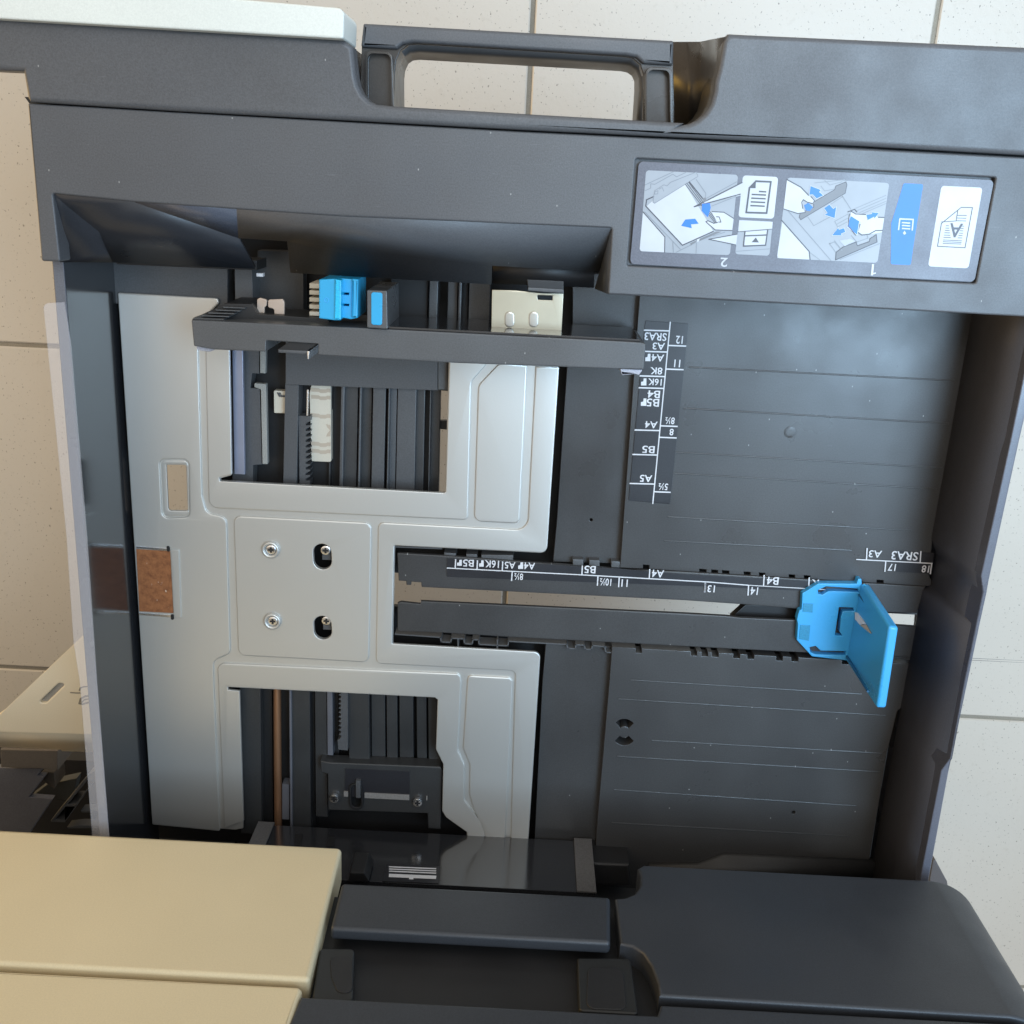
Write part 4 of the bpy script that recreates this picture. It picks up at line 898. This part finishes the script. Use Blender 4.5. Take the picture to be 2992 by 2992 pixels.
# sheet with letter A
mk.line(L2, [(1350, 606), (1382, 422), (1542, 292), (1632, 294), (1572, 618)], .00038, ink, 2, True); mk.line(L2, [(1382, 410), (1500, 402), (1514, 318)], .00032, ink, 2.2)
mk.text(L2, 'A', 1444, 422, 1548, 534, ink, 3)
for k, (xa, xb) in enumerate(((1512, 1584), (1508, 1580), (1504, 1578))): mk.line(L2, [(xa, 356+k*22), (xb, 358+k*22)], .0003, ink, 2)
for k in range(6):
    y = 440+k*19; mk.line(L2, [(1420-k*4, y), (1440+k*3, y+1)], .0003, ink, 2); mk.line(L2, [(1545-k*6, y+3), (1562-k*3, y+4)], .0003, ink, 2)
for k in range(3): mk.line(L2, [(1398-k*2, 555+k*14), (1545-k*3, 562+k*13)], .0003, ink, 2)
mk.build('label_print', LB)

# ================================================================== CLOSED DRAWERS of the copier
YF = -.3565
group_c = 'closed drawer fronts above the open drawer'
C1 = empty('closed_drawer', (0, YF-.02, .09), 'closed drawer front with black grip bar and cream panel, next above the open drawer', 'drawer', group_c)
cp = ql(G, [(-600, 800), (0, 842), (1912, 928), (1934, 952), (1752, 1640), (1745, 1690), (1700, 1692), (0, 1608), (-600, 1580)], YF)
xr = Q(G(1930, 940), YF); xt = Q(G(1745, 1690), YF)
zt = xt[1]-.001; zbm = Q(G(1000, 886), YF)[1]
xe = (xr[0]+xt[0])/2
slab('cream_front', fillet([(-.75, zbm), (xr[0], zbm), (xt[0], zt), (-.75, zt)], [.001, .003, .002, .001]), YF, .022, cream, C1, bevel=.0022, plane='Y', seg=4)
# black front block with a curved right end
zb2 = Q(I(600, 1075), YF)[1]; zt2 = Q(I(900, 1850), YF)[1]
lb_ = [Q(H(1545, 1215), YF), Q(H(1562, 1475), YF)]
blk = [Q(H(1548, 1222), YF), Q(H(1640, 1200), YF), Q(H(1690, 1120), YF), Q(H(1684, 1044), YF)]
xl = blk[0][0]
pts = [Q(H(1540, 1222), YF), Q(H(1600, 1216), YF), Q(H(1650, 1195), YF), Q(H(1682, 1150), YF), Q(H(1684, 1090), YF), Q(H(1668, 1052), YF), (blk[3][0]+.002, zb2), (.42, zb2), (.42, zt2), Q(H(1790, 1772), YF), Q(H(1782, 1700), YF), Q(H(1745, 1600), YF), Q(H(1700, 1530), YF), Q(H(1640, 1492), YF), Q(H(1570, 1478), YF)]
me = slab_mesh([pts], YF, .02, .0016, 'Y', 3)
bm = bmesh.new(); bm.from_mesh(me)
XA = Q(I(1380, 1108), YF)[0]; RB = .032
for k in range(1, 16):
    x = XA + RB*1.45*k/15
    bmesh.ops.bisect_plane(bm, geom=bm.verts[:]+bm.edges[:]+bm.faces[:], plane_co=(x, 0, 0), plane_no=(1, 0, 0))
for v in bm.verts:
    d = v.co.x - XA
    if d > 0:
        dep = YF - v.co.y; a_ = min(d/RB, 1.35); ex = max(0, d-RB*1.35)
        r = RB-dep
        v.co.x = XA + r*math.sin(a_) + ex*math.cos(a_); v.co.y = YF - RB + r*math.cos(a_) - ex*math.sin(a_)
bm.to_mesh(me); bm.free()
link('black_front', me, black_face, C1)
# grip bar of the closed drawer
gb = [Q(HB(172, 44), YF), Q(HB(1560, 108), YF), Q(HB(1590, 372), YF), Q(HB(108, 298), YF)]
gz0 = (gb[0][1]+gb[1][1])/2; gz1 = (Q(HB(1580, 350), YF)[1]+Q(HB(110, 275), YF)[1])/2
slab('grip_bar', fillet([(gb[0][0], gz0), (gb[1][0]-.001, gz0), (gb[2][0]-.0035, gz1), (gb[3][0], gz1)], .002), YF+.001, .0075, black_face, C1, bevel=.0022, plane='Y', seg=4)
YR = YF-.0115
rc = [Q(HB(60, 250), YF)[0], gz1-.004, Q(HB(1800, 400), YF)[0], zt2+.002]
recm = plastic('recess_black_plastic', (.016, .017, .017), .45, .1, bump=.1)
slab('recess_back', [(-.13, gz0-.004), (rc[2]+.02, gz0-.004), (rc[2]+.02, rc[3]+.012), (-.13, rc[3]+.012)], YR, .01, deep, C1, plane='Y')
slab('recess_lip', [fillet(ql(HB, [(60, 330), (240, 330), (232, 590), (215, 606), (20, 600)], YF), [.002, .003, .003, .003, .001])], YF-.0045, .007, recm, C1, bevel=.001, plane='Y', seg=2)
slab('recess_pocket', [fillet(ql(HB, [(110, 366), (228, 372), (230, 560), (150, 560), (118, 480)], YF), .004)], YF-.0040, .0015, deep, C1, bevel=.0004, plane='Y', seg=2)
slab('recess_lip', [fillet(ql(HB, [(1385, 380), (1660, 380), (1700, 668), (1395, 650)], YF), [.001, .003, .002, .002])], YF-.0045, .007, recm, C1, bevel=.001, plane='Y', seg=2)
slab('recess_pocket', [fillet(ql(HB, [(1440, 432), (1620, 436), (1640, 650), (1430, 644)], YF), .004)], YF-.0040, .0015, deep, C1, bevel=.0004, plane='Y', seg=2)

C2 = empty('closed_drawer', (0, YF-.02, .19), 'topmost closed drawer front, cream and black, cut off by the bottom edge of the photo', 'drawer', group_c)
z2 = Q(G(900, 1662), YF)[1]+.0006
xc2 = Q(G(1716, 1700), YF)[0]
slab('cream_front', fillet([(-.75, z2), (xc2, z2), (xc2-.004, .285), (-.75, .285)], [.001, .003, .001, .001]), YF-.0008, .02, cream, C2, bevel=.0022, plane='Y', seg=4)
z3 = Q(HB(600, 645), YF)[1]
me = slab_mesh([[(Q(HB(0, 640), YF)[0]-.004, z3), (Q(HB(1790, 690), YF)[0], z3), (Q(HB(1812, 660), YF)[0], zt2+.0022), (.42, zt2+.0022), (.42, .285), (Q(HB(-40, 700), YF)[0]-.012, .285)]], YF-.0005, .02, .0016, 'Y', 3)
bm = bmesh.new(); bm.from_mesh(me)
for k in range(1, 16):
    x = XA + RB*1.45*k/15
    bmesh.ops.bisect_plane(bm, geom=bm.verts[:]+bm.edges[:]+bm.faces[:], plane_co=(x, 0, 0), plane_no=(1, 0, 0))
for v in bm.verts:
    d = v.co.x - XA
    if d > 0:
        dep = YF - v.co.y; a_ = min(d/RB, 1.35); ex = max(0, d-RB*1.35)
        r = RB-dep
        v.co.x = XA + r*math.sin(a_) + ex*math.cos(a_); v.co.y = YF - RB + r*math.cos(a_) - ex*math.sin(a_)
bm.to_mesh(me); bm.free()
link('black_front', me, black_face, C2)

CH = empty('copier_body', (0, -.6, 0), 'dark copier body behind the drawer fronts', 'copier')
box('chassis', -.75, .225, -.95, -.386, .088, .30, deep, CH, .002)
box('unseen_engine_unit', -.75, .27, -.95, -.362, .302, 1.0, deep, CH, .006)  # unseen upper body, sized and blackened to shade the tray
box('chassis_base', -.75, .18, -.95, -.85, -.36, .086, deep, CH, .002)
ft = mm(-.20, (I, [(1418, 1010), (1432, 1004), (1500, 1130), (1520, 1300), (1380, 1300), (1400, 1115)]))
slab('stabiliser_foot', ft, -.20, .17, plastic('foot_plastic', (.10, .09, .09), .5), CH, bevel=.001)

# ================================================================== lower side unit at the left edge
zs = -.11
su_cream_warm_lit = plastic('cream_plastic_warm_lit', (.88, .76, .55), .5, .03, bump=.25, grain=.2)  # same cream plastic again, bright warm light put into its colour
SU = empty('side_unit', (-.33, -.35, -.2), 'cream hinged cover with black frame below it, at the left of the open drawer', 'cover')
top_ = mm(zs, (LL, [(-900, 1480), (0, 815), (690, 155), (1150, -270), (1150, 970), (750, 962), (380, 925), (0, 925), (-900, 925)]))
top_ = mm(zs, (LL, [(-260, 1000), (0, 812), (690, 158), (1100, -240), (1100, 952), (700, 940), (0, 920), (-260, 918)]))
slab('cover_panel', [top_, fillet(mm(zs, (LL, [(472, 544), (528, 548), (372, 700), (308, 702)])), .002, 4)], zs, .010, su_cream_warm_lit, SU, bevel=.0012, seg=3)
slab('slot_floor', mm(zs-.004, (LL, [(450, 530), (550, 530), (390, 720), (290, 720)])), zs-.003, .002, plastic('slot_grey', (.45, .42, .37), .5), SU)
facets('cover_lip', [[(LL, -260, 914, zs-.001), (LL, 0, 916, zs-.001), (LL, 700, 936, zs-.001), (LL, 1100, 948, zs-.001), (LL, 1100, 1108, zs-.022), (LL, 500, 1090, zs-.022), (LL, 490, 1078, zs-.022), (LL, 0, 1058, zs-.022), (LL, -260, 1050, zs-.022)]], su_cream_warm_lit, SU, .003)
mk = Marks(zs+.0003); wr = flat('wire_grey', (.30, .26, .20), .5)
mk.line(LL, [(570, 617), (610, 620), (645, 620)], .0010, wr); mk.line(LL, [(640, 600), (648, 580), (675, 570), (715, 568)], .0010, wr, 1.1)
mk.line(LL, [(640, 705), (650, 668), (690, 645), (720, 645)], .0014, wr, 1.2); mk.line(LL, [(640, 705), (665, 710), (720, 695)], .0014, wr, 1.3); mk.line(LL, [(660, 695), (680, 675), (715, 668)], .0010, wr, 1.4)
mk.build('pen_scribble', SU)
slab('latch_block', mm(-.15, (LL, [(26, 1050), (488, 1060), (488, 1215), (380, 1210), (350, 1205), (30, 1195)])), -.145, .03, plastic('brown_grey_plastic', (.13, .11, .09), .5), SU, bevel=.001)
slab('frame_plate', mm(-.16, (LL, [(-260, 1190), (0, 1195), (370, 1207), (325, 1258), (386, 1264), (258, 1432), (446, 1446), (236, 1760), (-260, 1760)])), -.155, .006, plastic('frame_plate_plastic', (.13, .13, .145), .5), SU, bevel=.0008)
slab('hinge_seat', mm(-.17, (LL, [(372, 1215), (470, 1220), (480, 1330), (470, 1350), (380, 1290)])), -.162, .02, plastic('hinge_brown', (.08, .065, .05), .5), SU, bevel=.001)
slab('hinge_floor', mm(-.19, (LL, [(400, 1330), (640, 1280), (620, 1380), (560, 1460), (380, 1450), (270, 1430)])), -.185, .01, plastic('hinge_floor_plastic', (.05, .055, .055), .5), SU, bevel=.001)
oo = mm(-.165, (LL, [(408, 1650), (720, 1270), (800, 1240), (800, 1290), (760, 1330), (520, 1665), (412, 1662)]))
h1 = mm(-.165, (LL, [(444, 1640), (528, 1540), (600, 1540), (522, 1645)])); h2 = mm(-.165, (LL, [(545, 1518), (700, 1330), (745, 1330), (612, 1518)]))
slab('ladder_frame', [oo, h1, h2], -.165, .02, plastic('ladder_plastic', (.10, .10, .10), .4), SU, bevel=.0005)
slab('cross_brace', mm(-.17, (LL, [(540, 1702), (640, 1690), (800, 1690), (800, 1712), (550, 1714)])), -.17, .01, mid, SU)
slab('cross_brace', mm(-.17, (LL, [(650, 1572), (800, 1570), (800, 1586), (660, 1586)])), -.17, .01, mid, SU)
slab('unit_floor', mm(-.25, (LL, [(-260, 1040), (1100, 1080), (1100, 1900), (-260, 1900)])), -.23, .03, deep, SU)
